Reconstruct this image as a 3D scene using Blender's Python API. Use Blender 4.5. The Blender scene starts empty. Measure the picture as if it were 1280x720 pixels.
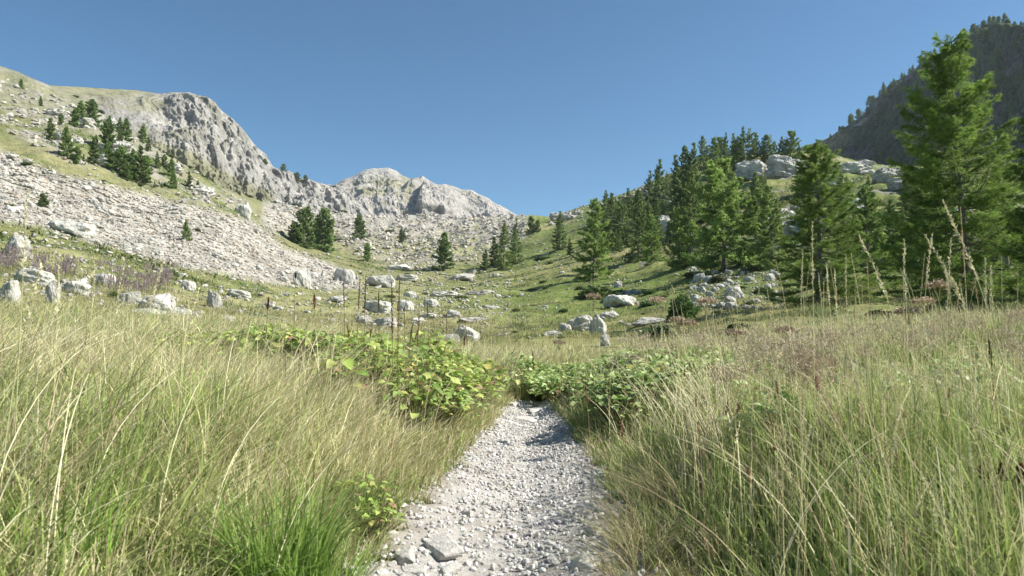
import bpy, math, random
import numpy as np
from math import radians as R
rng = np.random.default_rng(7)
random.seed(7)
scene = bpy.context.scene
col = scene.collection
W, H, F = 1280.0, 720.0, 849.0
HOR = 410.0
CAMZ = 1.0
PITCH = math.atan((HOR - 360.0) / F)

# ------------------------------------------------------------------ noise
_P = np.random.default_rng(3).permutation(256)
_P = np.concatenate([_P, _P, _P])
_G = np.random.default_rng(4).normal(size=(256, 3)); _G /= np.linalg.norm(_G, axis=1)[:, None]
def perlin(x, y, z):
    x = np.asarray(x, float); y = np.asarray(y, float) + 0 * x; z = np.asarray(z, float) + 0 * x
    xi = np.floor(x).astype(np.int64); yi = np.floor(y).astype(np.int64); zi = np.floor(z).astype(np.int64)
    xf, yf, zf = x - xi, y - yi, z - zi
    xi &= 255; yi &= 255; zi &= 255
    u = xf * xf * (3 - 2 * xf); v = yf * yf * (3 - 2 * yf); w = zf * zf * (3 - 2 * zf)
    def g(i, j, k):
        h = _G[_P[_P[_P[(xi + i) & 255] + ((yi + j) & 255)] + ((zi + k) & 255)]]
        return h[..., 0] * (xf - i) + h[..., 1] * (yf - j) + h[..., 2] * (zf - k)
    a = g(0, 0, 0) * (1 - u) + g(1, 0, 0) * u
    b = g(0, 1, 0) * (1 - u) + g(1, 1, 0) * u
    c = g(0, 0, 1) * (1 - u) + g(1, 0, 1) * u
    d = g(0, 1, 1) * (1 - u) + g(1, 1, 1) * u
    return ((a * (1 - v) + b * v) * (1 - w) + (c * (1 - v) + d * v) * w) * 1.6
def fbm(x, y, z, o=5, rough=0.5, ridged=False):
    s = 0; a = 1.0; t = 0
    for i in range(o):
        n = perlin(x * 2**i + 17.3 * i, y * 2**i - 9.1 * i, z * 2**i + 3.7 * i)
        if ridged: n = 1 - 2 * np.abs(n)
        s = s + a * n; t += a; a *= rough
    return s / t
def sstep(a, b, x):
    t = np.clip((x - a) / (b - a), 0, 1)
    return t * t * (3 - 2 * t)
def mix(a, b, t):
    t = np.asarray(t)[..., None]
    return np.asarray(a) * (1 - t) + np.asarray(b) * t

# ------------------------------------------------------------------ pixel <-> ray
def ray(px, py):
    px = np.asarray(px, float); py = np.asarray(py, float)
    x = (px - W / 2) / F; y = np.ones_like(x); z = (H / 2 - py) / F
    c, s = math.cos(PITCH), math.sin(PITCH)
    return x, y * c - z * s, y * s + z * c
def azel(px, py):
    x, y, z = ray(px, py)
    return np.arctan2(x, y), z / np.hypot(x, y)      # azimuth, slope
def project(x, y, z):
    z = z - CAMZ
    c, s = math.cos(PITCH), math.sin(PITCH)
    d = y * c + z * s
    v = -y * s + z * c
    d = np.where(d < 0.01, 0.01, d)
    return W / 2 + F * x / d, H / 2 - F * v / d

# ------------------------------------------------------------------ ground height
RC = np.array([12, 20, 35, 60, 100, 160, 250, 400, 650.])
COLS = {   # photo column: row of the ground at each distance
 -120: [418, 380, 335, 290, 232, 165, 112, 72, 80],
 0:    [420, 388, 348, 308, 255, 195, 141, 106, 112],
 90:   [422, 394, 358, 322, 280, 215, 160, 139, 148],
 160:  [425, 400, 368, 335, 296, 240, 186, 174, 190],
 240:  [430, 408, 380, 352, 315, 265, 224, 222, 235],
 320:  [436, 416, 394, 372, 342, 298, 276, 270, 262],
 390:  [442, 424, 404, 384, 361, 332, 316, 300, 276],
 460:  [450, 430, 408, 388, 365, 345, 328, 305, 284],
 560:  [460, 436, 411, 391, 370, 351, 331, 306, 284],
 640:  [470, 441, 414, 391, 366, 345, 318, 291, 288],
 685:  [471, 441, 413, 389, 361, 338, 303, 277, 286],
 760:  [468, 438, 411, 384, 352, 318, 276, 250, 270],
 830:  [462, 432, 404, 374, 340, 294, 236, 226, 262],
 880:  [457, 427, 397, 364, 325, 265, 205, 212, 250],
 940:  [450, 420, 388, 352, 308, 245, 196, 206, 240],
 1020: [442, 412, 378, 345, 300, 232, 193, 206, 240],
 1100: [436, 406, 372, 333, 283, 226, 214, 240, 265],
 1200: [431, 402, 370, 333, 285, 225, 220, 240, 265],
 1400: [428, 398, 365, 325, 280, 225, 225, 240, 265],
}
_px = sorted(COLS)
_azc, _zc = [], []
for p in _px:
    rows = np.array(COLS[p], float)
    a, s = azel(np.full(len(rows), p), rows)
    _azc.append(a.mean()); _zc.append(CAMZ + s * RC)
_azc = np.array(_azc); _zc = np.array(_zc)
# beyond the frame the slopes sink to gentle country, behind the camera it is open
ext_l = np.array([.9, .9, 1.0, 1.5, 2.5, 4, 6, 9, 12.]); ext_r = np.array([.8, .8, 1.0, 1.5, 3, 5, 8, 10, 12.])
_azc = np.concatenate([[-math.pi, R(-110), R(-65)], _azc, [R(60), R(110), math.pi]])
_zc = np.concatenate([[ext_l, ext_l, _zc[0] * .7], _zc, [_zc[-1] * .45, ext_r, ext_l]])
# table: cubic-ish resampling in azimuth and log distance
def pchip(xk, yk, x):
    h = np.diff(xk); d = np.diff(yk, axis=0) / h[:, None]
    m = np.zeros_like(yk)
    w1 = 2 * h[1:] + h[:-1]; w2 = h[1:] + 2 * h[:-1]
    with np.errstate(divide='ignore', invalid='ignore'):
        mm = (w1 + w2)[:, None] / (w1[:, None] / d[:-1] + w2[:, None] / d[1:])
    m[1:-1] = np.where(d[:-1] * d[1:] > 0, mm, 0)
    m[0] = d[0]; m[-1] = d[-1]
    i = np.clip(np.searchsorted(xk, x) - 1, 0, len(h) - 1)
    t = ((x - xk[i]) / h[i])[:, None]; hh = h[i][:, None]
    return (yk[i] * (2*t**3 - 3*t**2 + 1) + m[i] * hh * (t**3 - 2*t**2 + t) + yk[i+1] * (-2*t**3 + 3*t**2) + m[i+1] * hh * (t**3 - t**2))
TA = np.linspace(-math.pi, math.pi, 1441)
LR = np.log(np.concatenate([RC, [1500, 9000]]))
_zc = np.concatenate([_zc, np.full((len(_zc), 1), 40.), np.full((len(_zc), 1), 30.)], axis=1)
TL = np.linspace(LR[0], LR[-1], 331)
ZT = pchip(_azc, _zc, TA)
ZT = pchip(LR, ZT.T.copy(), TL).T
def path_x(y):
    return np.interp(y, [-6, 0, 2.7, 4.5, 5.7, 7.1, 8.2, 9.5, 11, 13, 17, 30], [-.3, -.12, -.03, .09, .13, .19, .2, .38, .75, 1.3, 2.5, 4])
def path_hw(y):
    return np.interp(y, [-6, 2.7, 4.5, 5.7, 7.1, 8.4, 10, 30], [.6, .56, .5, .42, .34, .26, .2, .15])
def zbase(x, y):
    r = np.hypot(x, y); a = np.arctan2(x, y)
    lr = np.log(np.maximum(r, 12.0))
    fa = (a + math.pi) / (2 * math.pi) * 1440; fl = np.clip((lr - TL[0]) / (TL[-1] - TL[0]) * 330, 0, 329.999)
    ia = np.clip(fa.astype(int), 0, 1439); il = fl.astype(int)
    ta = fa - ia; tl = fl - il
    zf = (ZT[ia, il] * (1 - ta) + ZT[ia + 1, il] * ta) * (1 - tl) + (ZT[ia, il + 1] * (1 - ta) + ZT[ia + 1, il + 1] * ta) * tl
    d = x - path_x(y); ad = np.abs(d); hw = path_hw(y)
    bank = np.where(d < 0, .36, .25) * sstep(hw * .9, hw + 1.0, ad) + np.where(d < 0, .05, .055) * ad + .02
    zn = bank - .06 * (1 - sstep(0, hw, ad)) + np.maximum(0, -.03 * y)
    t = sstep(8, 15, r)
    return zn * (1 - t) + zf * t
def zg(x, y):
    x = np.asarray(x, float); y = np.asarray(y, float)
    r = np.hypot(x, y)
    z = zbase(x, y)
    onp = 1 - sstep(1.0, 1.8, np.abs(x - path_x(y)) / path_hw(y)) * 1.0
    onp = onp * (r < 30)
    z = z + perlin(x * .9, y * .9, 0 * x) * .06 * (1 - onp) * sstep(1, 4, r)
    z = z + fbm(x / 7, y / 7, 0 * x + 5, 3) * .85 * sstep(14, 50, r) * (1 - .6 * sstep(250, 400, r))
    z = z + fbm(x / 2.2, y / 2.2, 0 * x + 9, 3) * .34 * sstep(14, 40, r) * (1 - sstep(200, 350, r))
    aa = np.arctan2(x, y)
    rk = sstep(R(-19), R(-24), aa) * sstep(90, 130, r) * (1 - .6 * sstep(330, 420, r)) + .8 * sstep(R(10), R(14), aa) * sstep(80, 120, r) * (1 - sstep(250, 330, r))
    z = z + rk * (fbm(x / 15, y / 15, 0 * x + 21, 4, .55, True) - .2) * 2.6
    z = z + sstep(R(-22), R(-17), aa) * sstep(R(4), R(1), aa) * sstep(230, 330, r) * (1 - sstep(700, 900, r)) * (fbm(x / 32, y / 32, 0 * x + 31, 5, .6, True) - .15) * 7
    z = z + fbm(x / 36, y / 36, 0 * x + 2, 4) * 3.0 * sstep(60, 200, r)
    return z

# visibility tables for turning photo positions into places on the ground
VA = np.linspace(R(-46), R(46), 1100)
VR = np.exp(np.linspace(math.log(3), math.log(640), 900))
_gx = np.sin(VA)[:, None] * VR; _gy = np.cos(VA)[:, None] * VR
VZ = zg(_gx, _gy)
VM = np.maximum.accumulate((VZ - CAMZ) / VR, axis=1)
def hit(px, py):
    a, s = azel(px, py)
    i = int(np.clip(round((float(a) - VA[0]) / (VA[1] - VA[0])), 0, len(VA) - 1))
    j = int(np.searchsorted(VM[i], float(s)))
    if j >= len(VR): j = int(np.argmax(VM[i] >= VM[i].max() - 1e-9)); miss = True
    else: miss = False
    r = VR[j]
    x, y = math.sin(a) * r, math.cos(a) * r
    return x, y, float(zg(x, y)), r, miss
def at_r(px, r, py=380):
    a, s = azel(px, py); x, y = math.sin(a) * r, math.cos(a) * r
    return x, y, float(zg(x, y))

# ------------------------------------------------------------------ mesh helpers
def mk_mesh(name, V, faces, colr=None, flat=False):
    """faces: list of int arrays (n,k)"""
    me = bpy.data.meshes.new(name)
    V = np.ascontiguousarray(V, dtype=np.float32)
    faces = [np.asarray(f, np.int32) for f in faces if len(f)]
    me.vertices.add(len(V)); me.vertices.foreach_set('co', V.ravel())
    tot = np.concatenate([np.full(len(f), f.shape[1], np.int32) for f in faces])
    loops = np.concatenate([f.ravel() for f in faces])
    st = np.concatenate([[0], np.cumsum(tot)[:-1]]).astype(np.int32)
    me.loops.add(len(loops)); me.loops.foreach_set('vertex_index', loops)
    me.polygons.add(len(tot)); me.polygons.foreach_set('loop_start', st); me.polygons.foreach_set('loop_total', tot)
    me.polygons.foreach_set('use_smooth', np.full(len(tot), not flat))
    me.update(calc_edges=True)
    if colr is not None:
        at = me.attributes.new('Col', 'FLOAT_COLOR', 'POINT')
        c = np.ones((len(V), 4), np.float32); c[:, :3] = colr
        at.data.foreach_set('color', c.ravel())
    return me
def link(name, me, mat=None, parent=None):
    o = bpy.data.objects.new(name, me); col.objects.link(o)
    if mat and me is not None and not me.materials: me.materials.append(mat)
    if parent: o.parent = parent
    return o
def tag(o, label=None, cat=None, group=None, kind=None):
    if label: o['label'] = label
    if cat: o['category'] = cat
    if group: o['group'] = group
    if kind: o['kind'] = kind
    return o
def empty(name, loc=(0, 0, 0), rz=0.0, sc=1.0):
    o = bpy.data.objects.new(name, None); col.objects.link(o)
    o.location = loc; o.rotation_euler = (0, 0, rz); o.scale = (sc,) * 3 if not hasattr(sc, '__len__') else sc
    o.empty_display_size = .1
    return o

# ------------------------------------------------------------------ materials
def nt_mat(name):
    m = bpy.data.materials.new(name); m.use_nodes = True
    n = m.node_tree; n.nodes.clear()
    return m, n, n.nodes, n.links
def _noise(N, L, coord, scale, detail, rough=.6):
    t = N.new('ShaderNodeTexNoise'); t.inputs['Scale'].default_value = scale
    t.inputs['Detail'].default_value = detail; t.inputs['Roughness'].default_value = rough
    L.new(coord, t.inputs['Vector']); return t
def _map(N, L, src, a, b, c, d):
    t = N.new('ShaderNodeMapRange'); L.new(src, t.inputs[0])
    for i, v in enumerate((a, b, c, d)): t.inputs[i + 1].default_value = v
    return t.outputs[0]
def _mul(N, L, c, f):
    t = N.new('ShaderNodeVectorMath'); t.operation = 'SCALE'; L.new(c, t.inputs[0]); L.new(f, t.inputs['Scale']); return t.outputs[0]
def mat_leaf(name, trans=.35, rough=.55, spec=.25, base=None):
    m, n, N, L = nt_mat(name)
    out = N.new('ShaderNodeOutputMaterial'); pb = N.new('ShaderNodeBsdfPrincipled'); tr = N.new('ShaderNodeBsdfTranslucent'); mx = N.new('ShaderNodeMixShader')
    at = N.new('ShaderNodeAttribute'); at.attribute_name = 'Col'
    oi = N.new('ShaderNodeObjectInfo')
    co = N.new('ShaderNodeTexCoord')
    ns = _noise(N, L, co.outputs['Object'], 9, 3)
    f = N.new('ShaderNodeMath'); f.operation = 'MULTIPLY'
    L.new(_map(N, L, ns.outputs['Fac'], .3, .7, .82, 1.18), f.inputs[0]); L.new(_map(N, L, oi.outputs['Random'], 0, 1, .85, 1.15), f.inputs[1])
    c = _mul(N, L, at.outputs['Color'], f.outputs[0])
    L.new(c, pb.inputs['Base Color']); L.new(c, tr.inputs['Color'])
    pb.inputs['Roughness'].default_value = rough; pb.inputs['Specular IOR Level'].default_value = spec
    mx.inputs[0].default_value = trans
    L.new(pb.outputs[0], mx.inputs[1]); L.new(tr.outputs[0], mx.inputs[2]); L.new(mx.outputs[0], out.inputs[0])
    return m
def mat_ground(name, s1, d1, bumpd, bs, var=.3, amt=1.0):
    """vertex cover colour broken up by fine procedural noise"""
    m, n, N, L = nt_mat(name)
    out = N.new('ShaderNodeOutputMaterial'); pb = N.new('ShaderNodeBsdfPrincipled')
    at = N.new('ShaderNodeAttribute'); at.attribute_name = 'Col'
    co = N.new('ShaderNodeTexCoord')
    a = _noise(N, L, co.outputs['Object'], s1, d1, .68)
    b = _noise(N, L, co.outputs['Object'], s1 * 7.3, 6, .7)
    f = N.new('ShaderNodeMath'); f.operation = 'MULTIPLY'
    L.new(_map(N, L, a.outputs['Fac'], .3, .7, 1 - var, 1 + var), f.inputs[0]); L.new(_map(N, L, b.outputs['Fac'], .3, .7, 1 - var * .8, 1 + var * .8), f.inputs[1])
    L.new(_mul(N, L, at.outputs['Color'], f.outputs[0]), pb.inputs['Base Color'])
    pb.inputs['Roughness'].default_value = .9; pb.inputs['Specular IOR Level'].default_value = .15
    h = _noise(N, L, co.outputs['Object'], bs, 12, .72)
    bp = N.new('ShaderNodeBump'); bp.inputs['Strength'].default_value = amt; bp.inputs['Distance'].default_value = bumpd
    L.new(h.outputs['Fac'], bp.inputs['Height']); L.new(bp.outputs[0], pb.inputs['Normal'])
    L.new(pb.outputs[0], out.inputs[0])
    return m
def mat_rock(name, base, dark, scale, bumpd, lichen=(.30, .30, .20)):
    m, n, N, L = nt_mat(name)
    out = N.new('ShaderNodeOutputMaterial'); pb = N.new('ShaderNodeBsdfPrincipled')
    co = N.new('ShaderNodeTexCoord'); oi = N.new('ShaderNodeObjectInfo')
    a = _noise(N, L, co.outputs['Object'], scale, 8, .65)
    r = N.new('ShaderNodeValToRGB'); L.new(a.outputs['Fac'], r.inputs[0])
    e = r.color_ramp.elements
    e[0].position = .34; e[0].color = (*dark, 1); e[1].position = .52; e[1].color = (*base, 1)
    k = e.new(.7); k.color = (min(1, base[0]*1.22), min(1, base[1]*1.21), min(1, base[2]*1.18), 1)
    b = _noise(N, L, co.outputs['Object'], scale * 2.7, 6, .75)
    mx = N.new('ShaderNodeMix'); mx.data_type = 'RGBA'
    L.new(_map(N, L, b.outputs['Fac'], .56, .64, 0, .75), mx.inputs[0]); L.new(r.outputs[0], mx.inputs[6]); mx.inputs[7].default_value = (*lichen, 1)
    c = _mul(N, L, mx.outputs[2], _map(N, L, oi.outputs['Random'], 0, 1, .86, 1.12))
    L.new(c, pb.inputs['Base Color']); pb.inputs['Roughness'].default_value = .85; pb.inputs['Specular IOR Level'].default_value = .2
    h = _noise(N, L, co.outputs['Object'], scale * 2, 12, .7)
    bp = N.new('ShaderNodeBump'); bp.inputs['Strength'].default_value = .9; bp.inputs['Distance'].default_value = bumpd
    L.new(h.outputs['Fac'], bp.inputs['Height']); L.new(bp.outputs[0], pb.inputs['Normal'])
    L.new(pb.outputs[0], out.inputs[0])
    return m
M = {}
M['ground'] = mat_ground('ground_cover', .35, 12, .25, .9, .22)
M['path'] = mat_ground('path_grit', 3.0, 10, .02, 18, .2)
M['mountain'] = mat_ground('mountain_cover', .03, 14, 6.0, .05, .32)
M['grass'] = mat_leaf('grass_blades', .35)
M['leaf'] = mat_leaf('broad_leaves', .3, .45, .35)
M['needle'] = mat_leaf('conifer_needles', .45, .6, .2)
M['stalk'] = mat_leaf('dry_stalks', .15, .7, .15)
M['bark'] = mat_rock('bark', (.16, .13, .11), (.07, .055, .045), 4, .03, (.22, .22, .18))
M['rock'] = mat_rock('pale_boulder', (.50, .485, .43), (.25, .24, .205), 3.0, .12, (.27, .265, .18))
M['stone'] = mat_rock('path_stone_grey', (.55, .53, .48), (.36, .345, .31), 9, .01, (.36, .34, .30))
M['gravel'] = mat_ground('gravel_grit', 30, 6, .004, 60, .15)

# ------------------------------------------------------------------ ground sheet
az = np.concatenate([np.linspace(-math.pi, R(-50), 60)[:-1], np.linspace(R(-50), R(50), 1300), np.linspace(R(50), math.pi, 60)[1:]])
rr = np.concatenate([np.exp(np.linspace(math.log(.35), math.log(650), 660)), np.exp(np.linspace(math.log(680), math.log(4000), 24))])
A, RR = np.meshgrid(az, rr, indexing='ij')
X, Y = np.sin(A) * RR, np.cos(A) * RR
Z = zg(X, Y)
PX, PY = project(X, Y, Z)
inview = (Y > 1)
def poly_mask(poly, px, py, soft=7.0):
    """signed soft inside test of a polygon in photo coordinates"""
    P = np.array(poly, float); n = len(P)
    inside = np.zeros(px.shape, bool); dist = np.full(px.shape, 1e9)
    for i in range(n):
        a, b = P[i], P[(i + 1) % n]
        if a[1] != b[1]:
            c = ((a[1] > py) != (b[1] > py)) & (px < (b[0] - a[0]) * (py - a[1]) / (b[1] - a[1]) + a[0])
            inside ^= c
        d = b - a; t = np.clip(((px - a[0]) * d[0] + (py - a[1]) * d[1]) / (d @ d), 0, 1)
        dist = np.minimum(dist, np.hypot(px - a[0] - t * d[0], py - a[1] - t * d[1]))
    return np.clip(.5 + np.where(inside, dist, -dist) / (2 * soft), 0, 1)
SCREE = [(-260, 60), (-100, 120), (0, 188), (60, 215), (120, 228), (190, 245), (260, 262), (318, 276), (360, 312), (410, 328), (445, 345), (452, 362), (415, 362), (370, 356), (300, 348), (230, 336), (170, 318), (100, 299), (50, 284), (0, 279), (-260, 250)]
OUTCROP = [(-200, 30), (0, 95), (60, 120), (100, 135), (150, 160), (190, 185), (240, 215), (300, 245), (320, 265), (250, 255), (190, 232), (130, 215), (90, 205), (40, 180), (0, 158), (-200, 80)]
FARROCK = [(340, 205), (430, 240), (660, 270), (655, 300), (600, 325), (540, 335), (470, 330), (420, 305), (330, 290)]
def cover(x, y, z, px, py, r):
    n1 = fbm(x / 9, y / 9, z * 0, 5, .6); n2 = fbm(x / 60 + 9, y / 60, z * 0, 4, .6); n3 = fbm(x / 1.7, y / 1.7, z * 0 + 4, 4, .6)
    nf = fbm(x / (.03 * r + .2), y / (.03 * r + .2), z * 0 + 8, 3)
    green = mix((.165, .20, .055), (.115, .165, .035), sstep(-.3, .3, n1))
    green = mix(green, (.34, .31, .14), sstep(-.15, .35, n2 + .5 * n3) * .8)
    green = mix(green, (.085, .11, .035), sstep(.15, .45, n3 + .5 * n1) * .6)
    rock = mix((.37, .35, .305), (.22, .205, .17), sstep(-.2, .4, n3 + n1))
    left = sstep(700, 500, px) * sstep(18, 40, r)
    dry = mix((.33, .30, .16), (.20, .21, .085), sstep(-.3, .3, n3 + n1))
    c = mix(green, dry, left * .65)
    jit = 9 * nf
    c = mix(c, mix((.21, .20, .10), (.125, .14, .06), sstep(-.3, .3, n3 + n2 + nf * .5)), sstep(700, 400, px) * sstep(70, 180, r) * .8)
    sc = poly_mask(SCREE, px + jit * 2, py + jit, 4) * (r > 35)
    sc = sc * (1 - .9 * sstep(.25, .45, n2 + .6 * n1 - .2 * (px > 220)))
    oc = poly_mask(OUTCROP, px + jit * 2, py + jit, 5) * sstep(-.1, .15, n1 + n3 * .6) * (r > 80)
    fr = poly_mask(FARROCK, px + jit * 2, py + jit, 8) * sstep(-.15, .25, n1 + n3 * .5 + .35 * sstep(310, 270, py)) * (r > 100)
    rightrock = ((px > 800) & (r > 90)) * sstep(.12, .3, n1 + .3 * n3) * .9
    few = (r > 30) * sstep(.42, .5, n1 + .55 * n3) * .85
    t = np.maximum.reduce([sc, oc, fr, rightrock * 1.0, few * sstep(720, 560, px)])
    c = mix(c, rock, t)
    hi = sstep(300, 200, px) * sstep(230, 300, r)
    c = mix(c, mix((.31, .30, .265), (.21, .205, .15), sstep(-.3, .2, n3 + nf)), hi * sstep(-.45, .1, n2 + n1 * .7) * .9)
    c = mix(c, (.11, .115, .06), hi * sstep(.1, .3, n3 * .8 + nf * .5) * .6)
    hf = np.where(r < 65, fbm(x / 3.5, y / 3.5, x * 0 + 41, 4, .6), fbm(x / 8, y / 8, x * 0 + 41, 4, .6)) + .35 * perlin(x / 40, y / 40, x * 0 + 3)
    hm_ = sstep(.10, .22, hf + .07 * (px > 640) + .04 * (px < 330)) * (r > 22) * (1 - t) * sstep(330, 260, r)
    c = mix(c, mix((.085, .12, .035), (.15, .16, .055), sstep(-.3, .3, n3 + nf)), hm_ * .85)
    # soil and dead thatch right under the tall grass
    near = 1 - sstep(12, 20, r)
    c = mix(c, mix((.15, .135, .07), (.10, .12, .045), sstep(-.3, .3, n3)), near)
    return c
PX2 = np.where(inview, PX, -500.0); PY2 = np.where(inview, PY, 300.0)
CG = cover(X, Y, Z, PX2, PY2, RR)
na, nr = A.shape
idx = np.arange(na * nr).reshape(na, nr)
q = np.stack([idx[:-1, :-1], idx[:-1, 1:], idx[1:, 1:], idx[1:, :-1]], -1).reshape(-1, 4)[:, ::-1]
V = np.stack([X, Y, Z], -1).reshape(-1, 3)
V = np.concatenate([V, [[0, 0, float(zg(0, 0))]]]); cc = np.concatenate([CG.reshape(-1, 3), [[.15, .13, .07]]])
fan = np.stack([idx[:-1, 0], idx[1:, 0], np.full(na - 1, na * nr)], -1)[:, ::-1]
g = link('ground', mk_mesh('ground', V, [q, fan], cc), M['ground']); tag(g, 'alpine meadow and hillsides of the valley', 'ground', kind='structure')

# ------------------------------------------------------------------ path strip
ys = np.arange(-5, 12.5, .03); us = np.linspace(-1.25, 1.25, 60)
YY, UU = np.meshgrid(ys, us, indexing='ij')
ed = 1 + .30 * perlin(YY * 1.6, np.sign(UU) * 5, YY * 0) + .20 * perlin(YY * 6, np.sign(UU) * 9, YY * 0)
XX = path_x(YY) + UU * path_hw(YY) * ed * (1 - sstep(10, 12.5, YY))
ZZ = zg(XX, YY) + .012 + .006 * fbm(XX * 18, YY * 18, XX * 0, 3) - .05 * sstep(.98, 1.25, np.abs(UU)) + .014 * fbm(XX * 4, YY * 4, XX * 0, 2)
pc = mix((.41, .39, .35), (.30, .275, .235), sstep(-.2, .5, fbm(XX * 2.5, YY * 2.5, XX * 0, 4)))
pc = mix(pc, (.23, .19, .14), sstep(.8, 1.1, np.abs(UU)) * .8)
n0, n1 = YY.shape; ii = np.arange(n0 * n1).reshape(n0, n1)
q = np.stack([ii[:-1, :-1], ii[:-1, 1:], ii[1:, 1:], ii[1:, :-1]], -1).reshape(-1, 4)
pth = link('path', mk_mesh('path', np.stack([XX, YY, ZZ], -1).reshape(-1, 3), [q], pc.reshape(-1, 3)), M['path'])
tag(pth, 'pale gravel footpath running up the valley', 'path', kind='structure')

# ------------------------------------------------------------------ mountains
def mountain(name, label, sky, rk, foot_py, rfoot, colfn, amp, wl, seed, back=.9, na=1000, nv=380, vert=1.0, shape=1.0, extra=None, jagk=1.0, calm=None):
    sky = np.array(sky, float); rk = np.array(rk, float); foot = np.array(foot_py, float); rf = np.array(rfoot, float)
    px = np.linspace(sky[0, 0], sky[-1, 0], na)
    sy = np.interp(px, sky[:, 0], sky[:, 1]); rR = np.interp(px, rk[:, 0], rk[:, 1])
    fy = np.interp(px, foot[:, 0], foot[:, 1]); rF = np.interp(px, rf[:, 0], rf[:, 1])
    a, s1 = azel(px, sy); _, s0 = azel(px, fy)
    v = np.linspace(0, 1, nv)[None]
    r = rF[:, None] + (rR - rF)[:, None] * v ** shape
    s = s0[:, None] + (s1 - s0)[:, None] * v
    nb = 90; w = np.linspace(0, 1, nb)[1:][None]
    rb = rR[:, None] * (1 + .45 * w)
    zb = (CAMZ + s1 * rR)[:, None] * (1 - back * w ** .8) + 0 * rb
    r = np.concatenate([r, rb], 1)
    z = np.concatenate([CAMZ + s * r[:, :nv], zb], 1)
    vv = np.concatenate([v + 0 * s, 1 + w + 0 * rb], 1)
    aa = a[:, None] + 0 * r
    x, y = np.sin(aa) * r, np.cos(aa) * r
    o = seed * 13.7
    big = fbm(x / wl + o, y / wl, z / (wl * 1.3), 3, .55, True)
    fine = fbm(x / (wl * .28) + o, y / (wl * .28), z / (wl * .55 * vert), 6, .62, True)
    gul = fbm(aa * rR.mean() / (wl * .33) + o + big * .4, z / (wl * 1.1), 0 * z + o, 5, .6, True)
    edge = sstep(0, .1, vv)
    fade = .07 + .93 * sstep(0, .16, np.abs(vv - 1))
    d = amp * (big * .8 * fade + fine * .68 * (.16 + .84 * fade) + gul * .85 * fade) * edge
    if calm is not None: d = d * calm(*project(x, y, z))
    nx, ny = -np.sin(aa), -np.cos(aa)
    x2 = x + nx * d * .75; y2 = y + ny * d * .75; z2 = z + d * .5 - amp * .25 * edge
    if extra is not None:
        ex = extra(*project(x, y, z)); x2 = x2 + nx * ex; y2 = y2 + ny * ex
    r2 = np.hypot(x2, y2); jag = fbm(aa * 60 + o, 0 * aa + o, 0 * aa, 4, .6)
    lim = s1[:, None] * (1 + .012 * jag * jagk) - .02 * s1[:, None] * np.clip(np.abs(vv - 1), 0, 1) + CAMZ / r2
    over = z2 / r2 - lim
    z2 = np.where(over > -.006, (lim - .006 * np.exp(-np.clip((over + .006) / .012, 0, 50))) * r2, z2)
    P, Q = project(x2, y2, z2)
    c = colfn(x2, y2, z2, P, Q, big, fine)
    n0, n1 = x.shape; ii = np.arange(n0 * n1).reshape(n0, n1)
    q = np.stack([ii[:-1, :-1], ii[:-1, 1:], ii[1:, 1:], ii[1:, :-1]], -1).reshape(-1, 4)[:, ::-1]
    ob = link(name, mk_mesh(name, np.stack([x2, y2, z2], -1).reshape(-1, 3), [q], c.reshape(-1, 3)), M['mountain'])
    tag(ob, label, 'mountain', kind='structure')
    return dict(px=px, s1=s1, rR=rR, x=x2, y=y2, z=z2, P=P, Q=Q, nv=nv)

ROCKL, ROCKD = (.36, .345, .31), (.23, .225, .205)
def col_left(x, y, z, px, py, big, fine):
    n = fbm(x / 40, y / 40, z / 40, 5, .6); m = fbm(x / 9, y / 9, z / 9, 4, .6)
    rock = mix(ROCKL, ROCKD, sstep(-.25, .3, n * .6 + m))
    grass = mix((.19, .19, .115), (.25, .24, .15), sstep(-.3, .3, m))
    scree = mix((.30, .29, .26), (.24, .235, .21), sstep(-.3, .4, m))
    j = 10 * n
    gr = poly_mask([(-200, -60), (0, 78), (90, 98), (215, 106), (170, 122), (120, 125), (60, 118), (-200, 70)], px + j, py + j * .6, 5)
    gr = np.maximum(gr, .75 * poly_mask([(0, 95), (230, 108), (205, 150), (180, 175), (60, 140)], px + j, py + j, 8) * sstep(-.1, .25, n))
    gr = np.maximum(gr, .95 * poly_mask([(190, 172), (245, 192), (300, 225), (340, 240), (345, 262), (300, 262), (180, 200)], px + j * .5, py + j * .5, 4))
    sc = np.maximum(poly_mask([(110, 118), (215, 122), (160, 165), (215, 185), (210, 205), (40, 130)], px + j, py + j, 6), poly_mask([(250, 188), (300, 205), (345, 225), (350, 245), (295, 218)], px + j, py + j * .5, 4))
    patch = .6 * sstep(-.12, .2, n + .5 * m) * sstep(215, 150, py)
    c = mix(rock, scree, sc); c = mix(c, grass, np.maximum(gr, patch)); return c
ML = mountain('mountain', 'rounded grey mountain with grassy top on the left',
    [(-330, -60), (-150, 25), (0, 79), (20, 88), (40, 97), (70, 101), (90, 102), (130, 105), (170, 107), (200, 112), (215, 111), (235, 112), (255, 117), (268, 124), (278, 137), (292, 147), (303, 158), (314, 172), (322, 182), (333, 190), (341, 204), (352, 210), (362, 210), (372, 218), (385, 221), (400, 226), (415, 228), (430, 233), (445, 248), (470, 270)],
    [(-330, 560), (0, 640), (240, 820), (340, 960), (470, 1100)],
    [(-330, 150), (0, 190), (180, 235), (300, 285), (470, 310)], [(-330, 430), (0, 430), (240, 480), (470, 620)],
    col_left, 19, 75, 1, vert=1.6, extra=lambda P, Q: 15 * sstep(195, 300, P) * sstep(345, 325, P) * sstep(208 + .35 * (P - 220), 180 + .35 * (P - 220), Q), calm=lambda P, Q: .25 + .75 * sstep(150, 260, P))
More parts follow.
